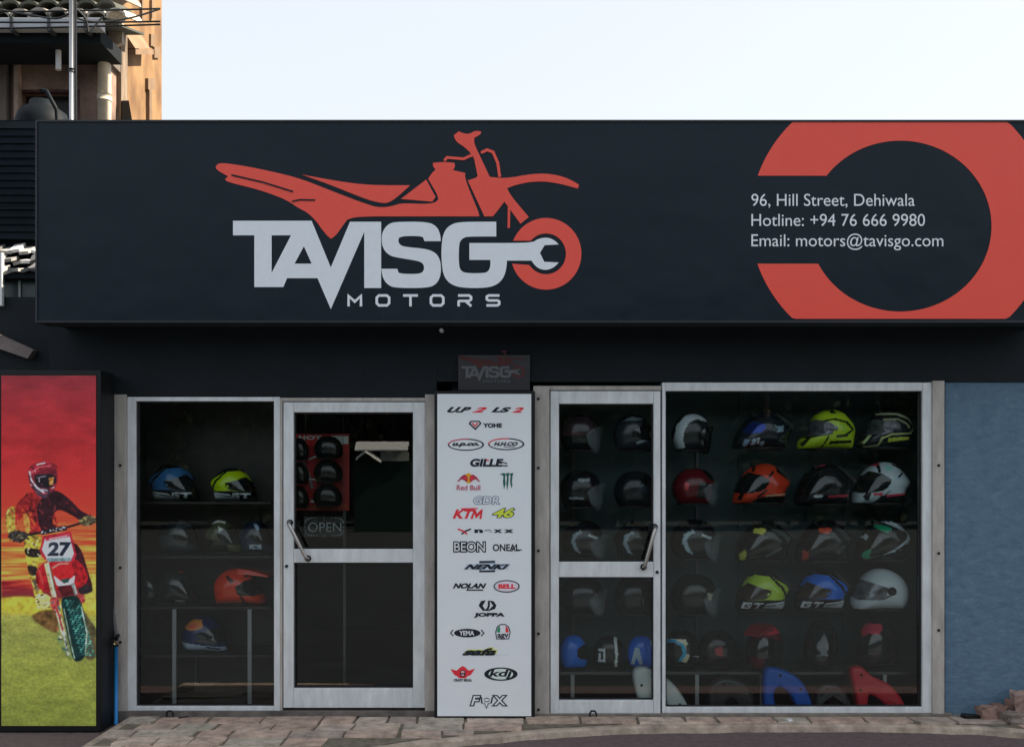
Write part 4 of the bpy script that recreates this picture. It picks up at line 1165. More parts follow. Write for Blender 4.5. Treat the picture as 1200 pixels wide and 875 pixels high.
# --- second row
helmet('black open-face helmet with white brow lettering and clear visor, second row behind right door', 683, 573, 56, 45, 'open', (18, 20, 25), [((86, 92, 98), rect(0.38, 0.22, 0.62, 0.30)), ((80, 86, 92), rect(0.5, 0.70, 0.8, 0.75))], 'R', 'clear')
helmet('plain black round helmet with small grey emblem, second row behind right door', 745, 573, 52, 43, 'round', (20, 23, 30), [((70, 78, 86), [(0.30, 0.42), (0.40, 0.36), (0.46, 0.48), (0.36, 0.58), (0.28, 0.52)]), ((40, 44, 58), rect(0.24, 0.4, 0.5, 0.6))], 'R', None)
helmet('glossy red open-face helmet with clear visor, left of the orange helmet', 816, 570, 58, 43, 'open', (84, 15, 25), [((20, 22, 26), [(0.0, 0.0), (0.44, 0.0), (0.30, 0.30), (0.0, 0.4)]), ((26, 24, 28), [(0.3, 0.4), (0.5, 0.36), (0.56, 0.8), (0.36, 0.84)]), ((160, 40, 52), [(0.70, 0.42), (0.78, 0.34), (0.80, 0.56), (0.72, 0.6)])], 'R', 'clear')
helmet('vivid orange full-face helmet with black visor and cuts, second row', 892, 567, 66, 48, 'sport', (216, 66, 40), [((20, 22, 26), [(0.30, 0.88), (0.44, 0.80), (0.97, 0.78), (0.95, 1.0), (0.25, 1.1)]), ((24, 22, 24), [(0.72, 0.1), (1.05, 0.32), (1.05, 0.46), (0.88, 0.36), (0.7, 0.2)]), ((30, 22, 22), [(0.03, 0.88), (0.08, 0.72), (0.14, 0.72), (0.10, 0.90)]), ((26, 22, 24), [(0.54, 0.30), (0.64, 0.16), (0.66, 0.22), (0.56, 0.36)]), ((30, 24, 24), [(0.36, 0.02), (0.40, 0.0), (0.33, 0.20), (0.28, 0.2)]), ((206, 180, 150), [(0.50, 0.765), (0.96, 0.71), (0.96, 0.74), (0.50, 0.80)]), ((28, 22, 24), [(0.34, 0.80), (0.5, 0.62), (0.53, 0.64), (0.38, 0.84)]), ((150, 40, 30), [(0.6, 0.44), (0.92, 0.52), (0.92, 0.56), (0.6, 0.5)])], 'L', 'smoke', fine=True, extras=('spoiler',))
helmet('black full-face helmet with a thin red side line, second row', 965, 568, 68, 49, 'sport', (22, 24, 30), [((118, 36, 48), [(0.48, 0.75), (0.86, 0.72), (0.86, 0.77), (0.48, 0.79)]), ((122, 128, 132), rect(0.24, 0.73, 0.38, 0.80, 0.01)), ((100, 36, 48), [(0.32, 0.02), (0.48, -0.04), (0.50, 0.04), (0.34, 0.08)]), ((60, 30, 38), rect(0.56, 0.42, 0.62, 0.5))], 'L', 'smoke', extras=('spoiler', 'vent'))
helmet('white full-face helmet with black visor and red trim, right end of the second row', 1032, 566, 66, 50, 'sport', (168, 180, 186), [((22, 24, 30), [(0.30, 0.92), (0.40, 0.78), (0.97, 0.74), (0.95, 1.0), (0.25, 1.1)]), ((150, 44, 62), [(0.46, 0.77), (0.97, 0.70), (0.97, 0.74), (0.5, 0.82)]), ((140, 40, 60), [(0.28, 0.06), (0.40, -0.02), (0.46, 0.0), (0.40, 0.10), (0.34, 0.10)]), ((24, 22, 28), [(0.36, 0.10), (0.42, 0.06), (0.40, 0.26), (0.36, 0.26)]), ((30, 32, 36), [(0.10, 0.80), (0.18, 0.68), (0.22, 0.68), (0.20, 0.90), (0.13, 0.88)]), ((140, 44, 58), rect(0.26, 0.72, 0.42, 0.78, 0.0)), ((24, 26, 32), [(0.68, 0.34), (0.80, 0.24), (0.82, 0.27), (0.70, 0.38)]), ((24, 28, 32), [(0.62, 0.04), (0.78, 0.12), (0.80, 0.18), (0.64, 0.10)]), ((120, 180, 166), [(0.50, 0.10), (0.62, 0.12), (0.6, 0.2), (0.48, 0.2)]), ((26, 28, 34), [(0.34, 0.90), (0.52, 0.68), (0.56, 0.66), (0.42, 0.84)])], 'L', 'smoke', fine=True, extras=())
# --- third row
ARC = [(0.62, 0.24), (0.78, 0.34), (0.82, 0.55), (0.72, 0.78), (0.60, 0.84), (0.70, 0.68), (0.74, 0.5), (0.68, 0.36), (0.58, 0.30)]
helmet('black helmet with pale crescent and clear visor, third row behind right door on its left', 686, 632, 56, 45, 'open', K0, [((76, 86, 92), ARC), ((120, 126, 130), [(0.26, 0.42), (0.46, 0.34), (0.46, 0.38), (0.28, 0.48)])], 'R', 'clear', extras=('vent',))
helmet('black helmet with pale crescent partly behind right door handle, third row', 746, 633, 56, 46, 'sport', K0, [((82, 92, 98), ARC), ((110, 116, 120), [(0.26, 0.42), (0.36, 0.36), (0.36, 0.42), (0.28, 0.48)])], 'R', 'smoke', extras=('vent',))
helmet('black helmet with pale crescent and clear visor beside the window post, third row', 816, 632, 62, 48, 'open', K0, [((92, 104, 110), ARC), ((134, 140, 142), [(0.26, 0.42), (0.46, 0.34), (0.46, 0.38), (0.28, 0.48)])], 'R', 'clear', extras=('vent',))
helmet('black full-face helmet with two small yellow patches, third row', 895, 633, 66, 49, 'sport', (25, 29, 30), [((128, 128, 56), [(0.28, 0.20), (0.42, 0.18), (0.48, 0.22), (0.40, 0.34), (0.26, 0.30)]), ((104, 104, 40), [(0.03, 0.80), (0.12, 0.68), (0.14, 0.72), (0.12, 0.95), (0.04, 0.96)]), ((66, 76, 78), [(0.56, 0.18), (0.76, 0.24), (0.92, 0.42), (0.86, 0.55), (0.78, 0.40), (0.58, 0.24)]), ((70, 78, 76), [(0.44, 0.84), (0.72, 0.62), (0.74, 0.66), (0.5, 0.88)])], 'L', 'smoke', extras=('spoiler', 'vent'), vpoly=[(0.04, 0.62), (0.12, 0.44), (0.26, 0.34), (0.46, 0.38), (0.58, 0.50), (0.40, 0.68), (0.14, 0.72)])
helmet('black full-face helmet with orange brow and chin patches, third row', 965, 633, 66, 50, 'sport', (25, 27, 31), [((136, 46, 32), [(0.34, 0.20), (0.50, 0.18), (0.56, 0.22), (0.48, 0.32), (0.34, 0.30)]), ((96, 34, 28), [(0.06, 0.72), (0.18, 0.66), (0.16, 0.86), (0.12, 0.96), (0.06, 0.94)]), ((56, 64, 68), [(0.58, 0.16), (0.80, 0.26), (0.92, 0.44), (0.84, 0.5), (0.74, 0.36)]), ((60, 66, 68), [(0.60, 0.74), (0.76, 0.56), (0.82, 0.6), (0.68, 0.8)])], 'L', 'smoke', extras=('vent',), vpoly=[(0.04, 0.62), (0.12, 0.44), (0.28, 0.34), (0.50, 0.38), (0.60, 0.50), (0.42, 0.68), (0.14, 0.72)])
helmet('black helmet with white arrow stripes and green patches, right end of the third row', 1034, 632, 64, 49, 'sport', (22, 26, 29), [((150, 160, 166), [(0.40, 0.06), (0.60, 0.06), (0.98, 0.28), (0.95, 0.38), (0.56, 0.14)]), ((146, 156, 162), [(0.36, 0.86), (0.60, 0.70), (0.84, 0.46), (0.88, 0.34), (0.98, 0.34), (0.93, 0.54), (0.70, 0.72)]), ((24, 28, 32), [(0.60, 0.72), (0.84, 0.56), (0.86, 0.60), (0.64, 0.76)]), ((14, 88, 62), [(0.28, 0.14), (0.42, 0.14), (0.58, 0.22), (0.48, 0.32), (0.32, 0.24)]), ((20, 86, 62), [(0.06, 0.80), (0.20, 0.66), (0.16, 0.84), (0.20, 0.95), (0.08, 0.94)]), ((120, 126, 130), [(0.10, 0.44), (0.16, 0.34), (0.18, 0.42), (0.13, 0.50)])], 'L', 'smoke', extras=('vent',), vpoly=[(0.08, 0.60), (0.20, 0.42), (0.32, 0.32), (0.52, 0.40), (0.60, 0.50), (0.42, 0.66), (0.14, 0.70)])
# --- fourth row
helmet('plain black open-face helmet with clear visor, fourth row behind right door on its left', 685, 697, 58, 46, 'open', (20, 20, 26), [], 'R', 'clear')
helmet('plain black helmet half hidden by right door stile, fourth row', 746, 697, 54, 46, 'open', (20, 22, 25), [((34, 46, 50), rect(0.2, 0.5, 0.4, 0.8))], 'R', 'smoke')
helmet('plain black open-face helmet with a bright visor glint painted on, fourth row by the post', 816, 696, 60, 48, 'open', (20, 22, 24), [((150, 144, 120), [(0.22, 0.46), (0.34, 0.42), (0.32, 0.60), (0.24, 0.62)])], 'R', 'clear')  # visor glint is a pale patch in the shell colour
VGT = [(0.02, 0.68), (0.10, 0.44), (0.20, 0.30), (0.44, 0.42), (0.58, 0.46), (0.58, 0.58), (0.46, 0.68), (0.06, 0.70)]
helmet('fluorescent yellow full-face helmet with GT on a white band, fourth row', 893, 691, 62, 47, 'sport', (192, 226, 74), band((192, 226, 74), False), 'L', 'brown', fine=True, extras=('vent', 'spoiler'), vpoly=VGT)
helmet('bright blue full-face helmet with GT on a white band, fourth row', 962, 690, 62, 47, 'sport', (24, 84, 168), band((24, 84, 168), False), 'L', 'brown', fine=True, extras=('vent', 'spoiler'), vpoly=VGT)
helmet('plain pearl white full-face helmet with round black visor pivot, fourth row right end', 1030, 690, 66, 48, 'classic', (174, 184, 188), [], 'L', 'grey', extras=('pivot', 'chin_vent'))
# --- bottom shelf
LO = dict(group='helmets on the bottom shelf', y=0.27)
helmet('blue helmet with white visor edge, first on the bottom shelf behind right door', 672, 763, 34, 39, 'round', (16, 76, 150), [((170, 170, 160), [(0.0, 0.5), (0.16, 0.30), (0.28, 0.42), (0.22, 0.62), (0.06, 0.66)]), ((70, 120, 180), [(0.3, 0.36), (0.4, 0.34), (0.36, 0.6), (0.28, 0.56)])], 'R', 'smoke', yaw=18, **LO)
helmet('black helmet with one white vertical stripe on the bottom shelf behind right door', 714, 763, 38, 37, 'round', (22, 24, 28), [((176, 180, 180), [(0.26, 0.0), (0.36, -0.02), (0.30, 0.30), (0.28, 0.6), (0.32, 1.02), (0.24, 1.0), (0.20, 0.6), (0.22, 0.3)]), ((120, 124, 128), rect(0.58, 0.36, 0.80, 0.44)), ((120, 124, 128), rect(0.58, 0.36, 0.64, 0.76)), ((116, 120, 124), rect(0.58, 0.70, 0.82, 0.78)), ((116, 120, 124), rect(0.72, 0.5, 0.80, 0.72))], 'R', None, yaw=-12, **LO)
helmet('blue helmet with pale letter emblem on the bottom shelf beside the door stile', 752, 763, 34, 37, 'round', (16, 72, 150), [((140, 156, 168), [(0.44, 0.86), (0.56, 0.34), (0.72, 0.34), (0.86, 0.86), (0.74, 0.86), (0.66, 0.62), (0.56, 0.86)]), ((170, 176, 180), [(0.08, 0.0), (0.2, 0.1), (0.12, 0.6), (0.04, 0.6)])], 'R', None, yaw=-10, **LO)
helmet('black helmet with cyan and cream hoops on the bottom shelf right of the post', 799, 758, 42, 41, 'round', (20, 24, 30), [((150, 148, 128), [(0.86, 0.22), (0.98, 0.26), (0.62, 0.32), (0.52, 0.55), (0.62, 0.86), (0.46, 0.9), (0.36, 0.55), (0.5, 0.22)]), ((40, 140, 176), [(1.02, 0.34), (0.80, 0.30), (0.64, 0.42), (0.60, 0.62), (0.72, 0.84), (0.64, 0.86), (0.48, 0.62), (0.56, 0.36), (0.8, 0.22), (1.02, 0.26)]), ((140, 150, 154), [(0.04, 0.70), (0.3, 0.64), (0.3, 0.70), (0.06, 0.78)])], 'R', 'smoke', yaw=10, **LO)
helmet('black helmet with dull red marking on the bottom shelf beside the cyan hooped one', 841, 759, 46, 42, 'round', (24, 23, 26), [((96, 34, 40), [(0.30, 0.46), (0.46, 0.40), (0.7, 0.44), (0.66, 0.62), (0.5, 0.66), (0.34, 0.60)]), ((90, 92, 96), [(0.04, 0.36), (0.26, 0.30), (0.26, 0.35), (0.05, 0.42)])], 'R', 'smoke', yaw=8, **LO)
helmet('dark red helmet with projecting peak on the bottom shelf', 896, 756, 50, 50, 'round', (80, 20, 32), [((26, 32, 32), [(0.1, 0.30), (0.7, 0.36), (0.9, 0.62), (0.7, 1.0), (0.1, 1.0)]), ((120, 26, 40), [(0.0, 0.0), (0.9, 0.0), (0.8, 0.2), (0.1, 0.2)])], 'L', 'smoke', yaw=48, extras=(('peak', (120, 24, 38)),), **LO)
helmet('plain black helmet facing the street in the middle of the bottom shelf', 962, 753, 52, 52, 'classic', (20, 23, 26), [], 'L', 'smoke', yaw=66, **LO)
helmet('round black helmet with red brow patch, last on the bottom shelf', 1028, 752, 52, 51, 'round', (24, 25, 27), [((110, 28, 40), [(0.0, 0.20), (0.2, 0.05), (0.42, 0.05), (0.36, 0.16), (0.1, 0.40)]), ((70, 24, 32), [(0.0, 0.5), (0.14, 0.5), (0.16, 0.75), (0.04, 0.7)])], 'L', 'smoke', yaw=30, **LO)

# ------------------------------------------------------------------ right-hand display: board, pegs, shelf, uprights
disp = empty('display_board', (P(860, 0, 0.6).x, 0.62, 0.004))
tag(disp, 'dark slate display board behind the right door and display window', 'display board')
bx0, bx1 = 0.125, P(1112, 0, 0.6).x
for i in range(4):
    xa = bx0 + (bx1 - bx0) * i / 4
    xb = bx0 + (bx1 - bx0) * (i + 1) / 4
    box('board_panel', xa + 0.002, xb - 0.002, 0.62, 0.65, 0.006, 2.68, BOARD, disp)
box('side_panel', bx1, bx1 + 0.03, 0.07, 0.65, 0.006, 2.68, BOARD, disp)
box('top_panel', bx0, bx1, 0.07, 0.62, P(0, 440, 0.07).z, P(0, 440, 0.07).z + 0.03, BOARD, disp)
PEG = mat('dull_peg_metal', (0.10, 0.10, 0.10, 1), rough=0.5, metal=0.5)
for (pxs, py) in (((682, 744, 812, 893, 968, 1037), 519), ((683, 745, 816, 892, 965, 1032), 581), ((686, 746, 816, 895, 965, 1034), 645), ((685, 746, 816, 893, 962, 1030), 704)):
    for px in pxs:
        a = P(px, py, 0.24)
        tube('peg', [Vector((a.x, 0.63, a.z + 0.03)), Vector((a.x, 0.30, a.z + 0.02)), Vector((a.x, 0.20, a.z + 0.03))], 0.012, PEG, disp, n=6)
shz = P(0, 783, 0.27).z
shelf = empty('helmet_shelf', (P(860, 0, 0.3).x, 0.3, 0.004))
tag(shelf, 'low dark shelf on pale uprights along the bottom of the right display', 'shelf')
box('shelf_plank', bx0 + 0.02, bx1 - 0.02, 0.16, 0.60, shz - 0.022, shz - 0.001, mat('dark_shelf_glass', (0.055, 0.07, 0.072, 1), rough=0.2), shelf)
UPR = mat('pale_upright', (0.34, 0.36, 0.37, 1), rough=0.45, metal=0.2)
for px in (671, 817, 893, 1037):
    a = P(px, 0, 0.165)
    box('upright', a.x - 0.013, a.x + 0.013, 0.165, 0.185, 0.005, shz - 0.023, UPR, shelf)
for px in (672, 817):
    a = P(px, 0, 0.60)
    box('upright', a.x - 0.010, a.x + 0.010, 0.600, 0.618, shz, shz + 1.75, PEG, shelf)

# motorcycle fairings standing under the shelf
def fairing(label, outline, y, depth, col, rough=0.3, tilt=0.0):
    lp = smooth_loop(outline, 4)
    zs = [P(x, yy, y).z for x, yy in lp]
    zoff = 0.006 - min(zs)
    n = len(lp)
    cx = sum(p[0] for p in lp) / n; cy = sum(p[1] for p in lp) / n
    root = empty('motorcycle_fairing', (P(cx, cy, y).x, y, 0.006))
    tag(root, label, 'fairing', 'motorcycle fairings under the bottom shelf')
    bm = bmesh.new()
    off = Vector(root.location)
    front = [bm.verts.new(P(a, b, y) + Vector((0, 0, zoff)) - off) for a, b in lp]
    f = bm.faces.new(front)
    ex = bmesh.ops.extrude_face_region(bm, geom=[f])
    for v in ex['geom']:
        if isinstance(v, bmesh.types.BMVert): v.co.y += depth
    bm.normal_update()
    bmesh.ops.recalc_face_normals(bm, faces=bm.faces)
    rim = [e for e in bm.edges if len(e.link_faces) == 2 and e.calc_face_angle(0) > 1.2]
    bmesh.ops.bevel(bm, geom=rim, offset=min(0.028, depth * 0.35), segments=4, profile=0.5, affect='EDGES')
    me = bpy.data.meshes.new('body_panel')
    bm.to_mesh(me); bm.free()
    top = sorted(lp, key=lambda p: p[1])[: n // 3]
    for q in (top[2], top[-1], lp[n // 2]):
        b_ = P(cx + (q[0] - cx) * 0.72, cy + (q[1] - cy) * 0.72, y) + Vector((0, 0, zoff))
        if inside((cx + (q[0] - cx) * 0.72, cy + (q[1] - cy) * 0.72), lp):
            tube('bolt', [b_ + Vector((0, 0.02, 0)), b_ - Vector((0, 0.006, 0))], 0.009, RUB, root, n=8)
    o = link('body_panel', me, root, [mat('fairing_%d_%d_%d' % col, S(*col), rough=rough, vary=0.12, scale=5)], True)
    return root
fairing('white rounded motorcycle fairing half hidden by right door stile', [(742, 792), (756, 784), (772, 792), (790, 804), (803, 822), (805, 832), (786, 832), (776, 822), (770, 832), (752, 832)], 0.035, 0.11, (176, 184, 180))
fairing('bright blue arched motorcycle fairing under the bottom shelf', [(897, 790), (912, 786), (932, 794), (945, 808), (952, 830), (936, 832), (926, 816), (914, 808), (908, 816), (909, 832), (897, 832)], 0.035, 0.11, (10, 74, 156))
fairing('bright red arched motorcycle fairing under the bottom shelf', [(998, 786), (1010, 781), (1024, 792), (1044, 802), (1058, 818), (1061, 831), (1046, 831), (1032, 820), (1020, 814), (1017, 830), (1007, 830), (1003, 812)], 0.035, 0.11, (166, 34, 46))
fairing('black motorcycle fairing in the shadow between red and blue ones', [(960, 808), (976, 802), (992, 812), (998, 832), (984, 832), (976, 822), (966, 832), (956, 832)], 0.05, 0.10, (40, 44, 46))
fairing('black motorcycle fairing in the shadow left of the blue one', [(832, 806), (850, 796), (872, 802), (884, 818), (884, 832), (866, 832), (858, 820), (846, 832), (832, 832)], 0.05, 0.10, (28, 32, 34))

# ------------------------------------------------------------------ left-hand display
lsh = empty('display_rack', (P(240, 0, 0.55).x, 0.55, 0.004))
tag(lsh, 'dark open rack of helmets behind the narrow left window', 'rack')
lx0, lx1 = P(152, 0, 0.45).x, P(326, 0, 0.45).x
SHD = mat('dark_wood_shelf', (0.028, 0.022, 0.020, 1), rough=0.5, vary=0.3, scale=6)
lz = [P(0, py, 0.40).z for py in (587, 649, 707, 762)]
for z in lz:
    box('shelf_plank', lx0, lx1, 0.22, 0.66, z - 0.016, z - 0.001, SHD, lsh)
box('back_panel', lx0, lx1, 0.661, 0.68, 0.005, 2.5, SHD, lsh)
for px in (205.5, 293.5):
    a = P(px, 0, 0.23)
    box('upright', a.x - 0.014, a.x + 0.014, 0.205, 0.219, 0.005, lz[2] - 0.017, UPR, lsh)
a = P(228, 0, 0.6)
box('upright', a.x - 0.012, a.x + 0.012, 0.63, 0.655, 0.005, lz[3] - 0.017, PEG, lsh)
for x in (lx0 + 0.015, lx1 - 0.015):
    box('upright', x - 0.012, x + 0.012, 0.63, 0.66, lz[2], 2.4, PEG, lsh)
LW = dict(y=0.40, group='helmets on the left rack')
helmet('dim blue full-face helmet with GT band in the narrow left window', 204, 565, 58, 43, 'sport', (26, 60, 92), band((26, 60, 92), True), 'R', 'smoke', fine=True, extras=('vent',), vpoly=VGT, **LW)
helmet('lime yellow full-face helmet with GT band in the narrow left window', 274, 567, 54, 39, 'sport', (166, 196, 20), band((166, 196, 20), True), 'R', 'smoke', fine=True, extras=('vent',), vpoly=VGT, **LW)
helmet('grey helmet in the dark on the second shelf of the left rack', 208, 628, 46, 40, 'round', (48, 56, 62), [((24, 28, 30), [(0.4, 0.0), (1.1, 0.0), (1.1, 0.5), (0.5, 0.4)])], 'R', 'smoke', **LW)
helmet('olive grey helmet with white brow highlight painted on in the left window', 262, 628, 44, 40, 'sport', (66, 68, 48), [((200, 204, 196), [(0.40, 0.06), (0.62, 0.02), (0.80, 0.10), (0.78, 0.15), (0.6, 0.09), (0.42, 0.12)]), ((150, 156, 150), [(0.42, 0.26), (0.56, 0.2), (0.5, 0.5), (0.4, 0.46)]), ((22, 24, 24), [(0.3, 0.6), (1, 0.56), (1, 1), (0.3, 1)])], 'R', 'smoke', **LW)  # brow highlight is put into the lacquer colours
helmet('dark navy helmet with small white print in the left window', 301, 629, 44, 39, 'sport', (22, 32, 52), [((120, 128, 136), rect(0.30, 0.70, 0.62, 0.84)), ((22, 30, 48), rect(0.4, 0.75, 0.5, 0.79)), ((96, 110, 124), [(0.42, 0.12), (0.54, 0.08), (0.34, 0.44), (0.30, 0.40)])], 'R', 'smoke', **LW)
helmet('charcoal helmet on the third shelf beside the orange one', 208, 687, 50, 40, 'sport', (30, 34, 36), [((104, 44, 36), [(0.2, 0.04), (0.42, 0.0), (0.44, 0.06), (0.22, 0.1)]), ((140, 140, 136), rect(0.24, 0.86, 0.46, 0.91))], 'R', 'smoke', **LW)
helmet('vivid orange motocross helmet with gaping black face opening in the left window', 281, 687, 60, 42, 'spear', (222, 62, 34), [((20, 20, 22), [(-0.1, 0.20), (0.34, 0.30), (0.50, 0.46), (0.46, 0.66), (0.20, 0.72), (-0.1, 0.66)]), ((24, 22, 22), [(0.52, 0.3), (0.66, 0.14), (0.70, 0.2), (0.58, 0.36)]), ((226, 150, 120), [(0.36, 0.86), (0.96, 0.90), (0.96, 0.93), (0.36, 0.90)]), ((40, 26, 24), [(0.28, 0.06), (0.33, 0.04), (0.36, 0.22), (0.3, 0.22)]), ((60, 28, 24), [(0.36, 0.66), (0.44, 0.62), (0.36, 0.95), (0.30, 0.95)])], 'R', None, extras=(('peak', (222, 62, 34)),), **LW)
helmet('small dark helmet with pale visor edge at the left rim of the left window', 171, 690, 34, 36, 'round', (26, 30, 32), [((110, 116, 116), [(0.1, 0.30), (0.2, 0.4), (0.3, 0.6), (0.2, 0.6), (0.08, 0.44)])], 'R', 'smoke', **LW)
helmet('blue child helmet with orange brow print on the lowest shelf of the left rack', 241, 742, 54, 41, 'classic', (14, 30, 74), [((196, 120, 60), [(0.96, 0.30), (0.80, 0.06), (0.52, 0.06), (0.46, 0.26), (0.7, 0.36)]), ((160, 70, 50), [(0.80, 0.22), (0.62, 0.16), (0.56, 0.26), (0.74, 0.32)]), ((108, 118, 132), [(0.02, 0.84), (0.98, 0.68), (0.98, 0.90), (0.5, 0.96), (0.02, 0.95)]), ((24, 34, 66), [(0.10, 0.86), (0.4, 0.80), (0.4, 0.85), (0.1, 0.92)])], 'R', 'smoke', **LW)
# hanging strip lamp housing, unlit
st_ = box('shelf_bar', P(168, 0, 0.3).x, P(207, 0, 0.3).x, 0.29, 0.32, P(0, 545, 0.3).z, P(0, 541, 0.3).z, UPR)
bpy.data.objects.remove(st_)

# red poster with helmets on pegs seen through the left door
rpz = empty('red_wall_poster', P(376, 600, 0.42))
tag(rpz, 'red backing poster with white print seen through the left door', 'poster')
pbox('sheet', 338, 508, 409, 598, 0.42, 0.43, ink(150, 34, 40), rpz)
box('leg', P(342, 0, 0.43).x, P(345, 0, 0.43).x, 0.431, 0.445, 0.005, P(0, 512, 0.42).z, PEG, rpz)
box('leg', P(402, 0, 0.43).x, P(405, 0, 0.43).x, 0.431, 0.445, 0.005, P(0, 512, 0.42).z, PEG, rpz)
prints('print', 0.418, [(poly([(346, 510), (378, 510), (374, 518), (368, 522), (352, 520)]), ink(214, 50, 44)), (text('HOT', 350, 510, 377, 515, 0.05), WT), (poly([(388, 510), (408, 511), (408, 520), (394, 520)]), ink(196, 204, 196)), (stroke([(362, 538), (374, 533)], 2.0), WT), (stroke([(356, 541), (362, 556), (366, 572)], 3.0), ink(120, 120, 124)), (stroke([(364, 587), (377, 588)], 3.0), WT), (stroke([(362, 561), (373, 562)], 1.8), WT), (poly([(346, 536), (360, 536), (360, 541), (346, 541)]), ink(150, 70, 92)), (poly([(396, 540), (408, 528), (408, 590), (398, 590)]), ink(120, 40, 40))], rpz)
prints('print', 0.4185, [(poly([(340, 592), (408, 590), (408, 597), (340, 597)]), ink(136, 60, 44))], rpz)
RW = dict(y=0.30, group='black helmets in front of the red poster')
for i, (cy, nm) in enumerate(((524, 'top'), (552, 'middle'), (580, 'bottom'))):
    helmet('black helmet silhouette, %s of the right column before the red poster' % nm, 385 - i * 0.5, cy, 34, 26, 'round', (12, 13, 15), [], 'R', None, **RW)
    helmet('black helmet silhouette, %s of the left column before the red poster' % nm, 349, cy + 2, 26, 26, 'round', (12, 13, 15), [], 'R', None, **RW)
    for px in (385, 349):
        a = P(px, cy + 4, 0.30)
        tube('peg', [Vector((a.x, 0.425, a.z)), Vector((a.x, 0.28, a.z))], 0.006, PEG, rpz, n=6)

# unlit open sign hanging behind the left door glass
os_ = empty('open_sign', P(380, 627, 0.05))
tag(os_, 'unlit dotted OPEN sign hanging behind the left door glass', 'sign')
DOT = mat('unlit_tube_grey', (0.34, 0.37, 0.39, 1), rough=0.4)
pbox('backing', 356, 605, 404, 629, 0.050, 0.058, mat('smoked_acrylic', (0.010, 0.012, 0.013, 1), rough=0.25), os_)
prints('lettering', 0.046, [(text('OPEN', 361, 612, 400, 623, -0.005), DOT)], os_)
for i in range(44):
    a = 2 * PI * i / 44
    cxx, cyy = 380 + 22.5 * math.copysign(abs(math.cos(a)) ** 0.45, math.cos(a)), 617 + 10.5 * math.copysign(abs(math.sin(a)) ** 0.45, math.sin(a))
    p_ = P(cxx, cyy, 0.048)
    tube('bulb', [p_ + Vector((0, 0.003, 0)), p_ - Vector((0, 0.003, 0))], 0.0035, DOT, os_, n=6)
for px in (358, 402):
    p_ = P(px, 606, 0.054)
    tube('hanging_cord', [p_, Vector((p_.x, 0.054, P(0, 474, 0.05).z))], 0.002, BLACK, os_, n=5)

# ------------------------------------------------------------------ neighbouring houses on the left
nb = empty('tiled_roof_house', (P(60, 0, 3.0).x, 3.0, -0.07))
tag(nb, 'old two-storey house with clay tile eaves and grey gutter behind the sign', 'house')
NW = mat('stained_pinkish_plaster', (0.22, 0.145, 0.115, 1), rough=0.9, vary=0.6, scale=2.6, bump=0.3, bscale=20)
GWL = mat('grey_brown_plaster', (0.11, 0.095, 0.085, 1), rough=0.9, vary=0.35, scale=4, bump=0.3)
NY = 3.0
x1 = P(127, 0, NY).x
def nbx(name, px0, py0, px1, py1, y0, y1, m, bev=0.0): return pbox(name, px0, py0, px1, py1, y0, y1, m, nb, bev)
# wall round a window opening
nbx('wall', -160, 70, 20, 160, NY, NY + 0.2, NW); nbx('wall', 94, 70, 127, 160, NY, NY + 0.2, NW); nbx('wall', 20, 70, 94, 105, NY, NY + 0.2, NW)
zlow = P(0, 160, NY).z
box('wall', P(-160, 0, NY).x, x1, NY + 0.001, NY + 0.2, -0.07, zlow - 0.002, GWL, nb)
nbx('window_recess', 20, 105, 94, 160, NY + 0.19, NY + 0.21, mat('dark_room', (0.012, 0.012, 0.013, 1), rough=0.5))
nbx('window_frame', 20, 105, 94, 108, NY + 0.02, NY + 0.08, mat('maroon_frame', (0.06, 0.018, 0.018, 1), rough=0.6))
nbx('window_frame', 90, 108, 94, 160, NY + 0.02, NY + 0.08, mat('maroon_frame', (0, 0, 0, 1)))
nbx('lintel_beam', -160, 51, 126.5, 70, NY - 0.12, NY + 0.2, GWL)
nbx('post', 0, 70, 7, 160, NY - 0.10, NY - 0.002, GWL); nbx('post', 16, 70, 21, 160, NY - 0.08, NY - 0.003, mat('worn_timber', (0.30, 0.22, 0.18, 1), rough=0.9, vary=0.4, scale=6))
EY = NY - 0.75
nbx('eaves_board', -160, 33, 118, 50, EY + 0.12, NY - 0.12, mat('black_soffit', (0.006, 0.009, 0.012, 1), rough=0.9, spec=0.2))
nbx('gutter', -160, 20.5, 118, 33, EY, EY + 0.11, mat('grey_white_gutter', (0.36, 0.38, 0.41, 1), rough=0.5, vary=0.2, scale=3), 0.01)
for px in (13, 57, 100):
    nbx('gutter_clip', px - 1.8, 19, px + 1.8, 36, EY - 0.012, EY + 0.115, mat('dark_clip', (0.03, 0.035, 0.04, 1), rough=0.6))
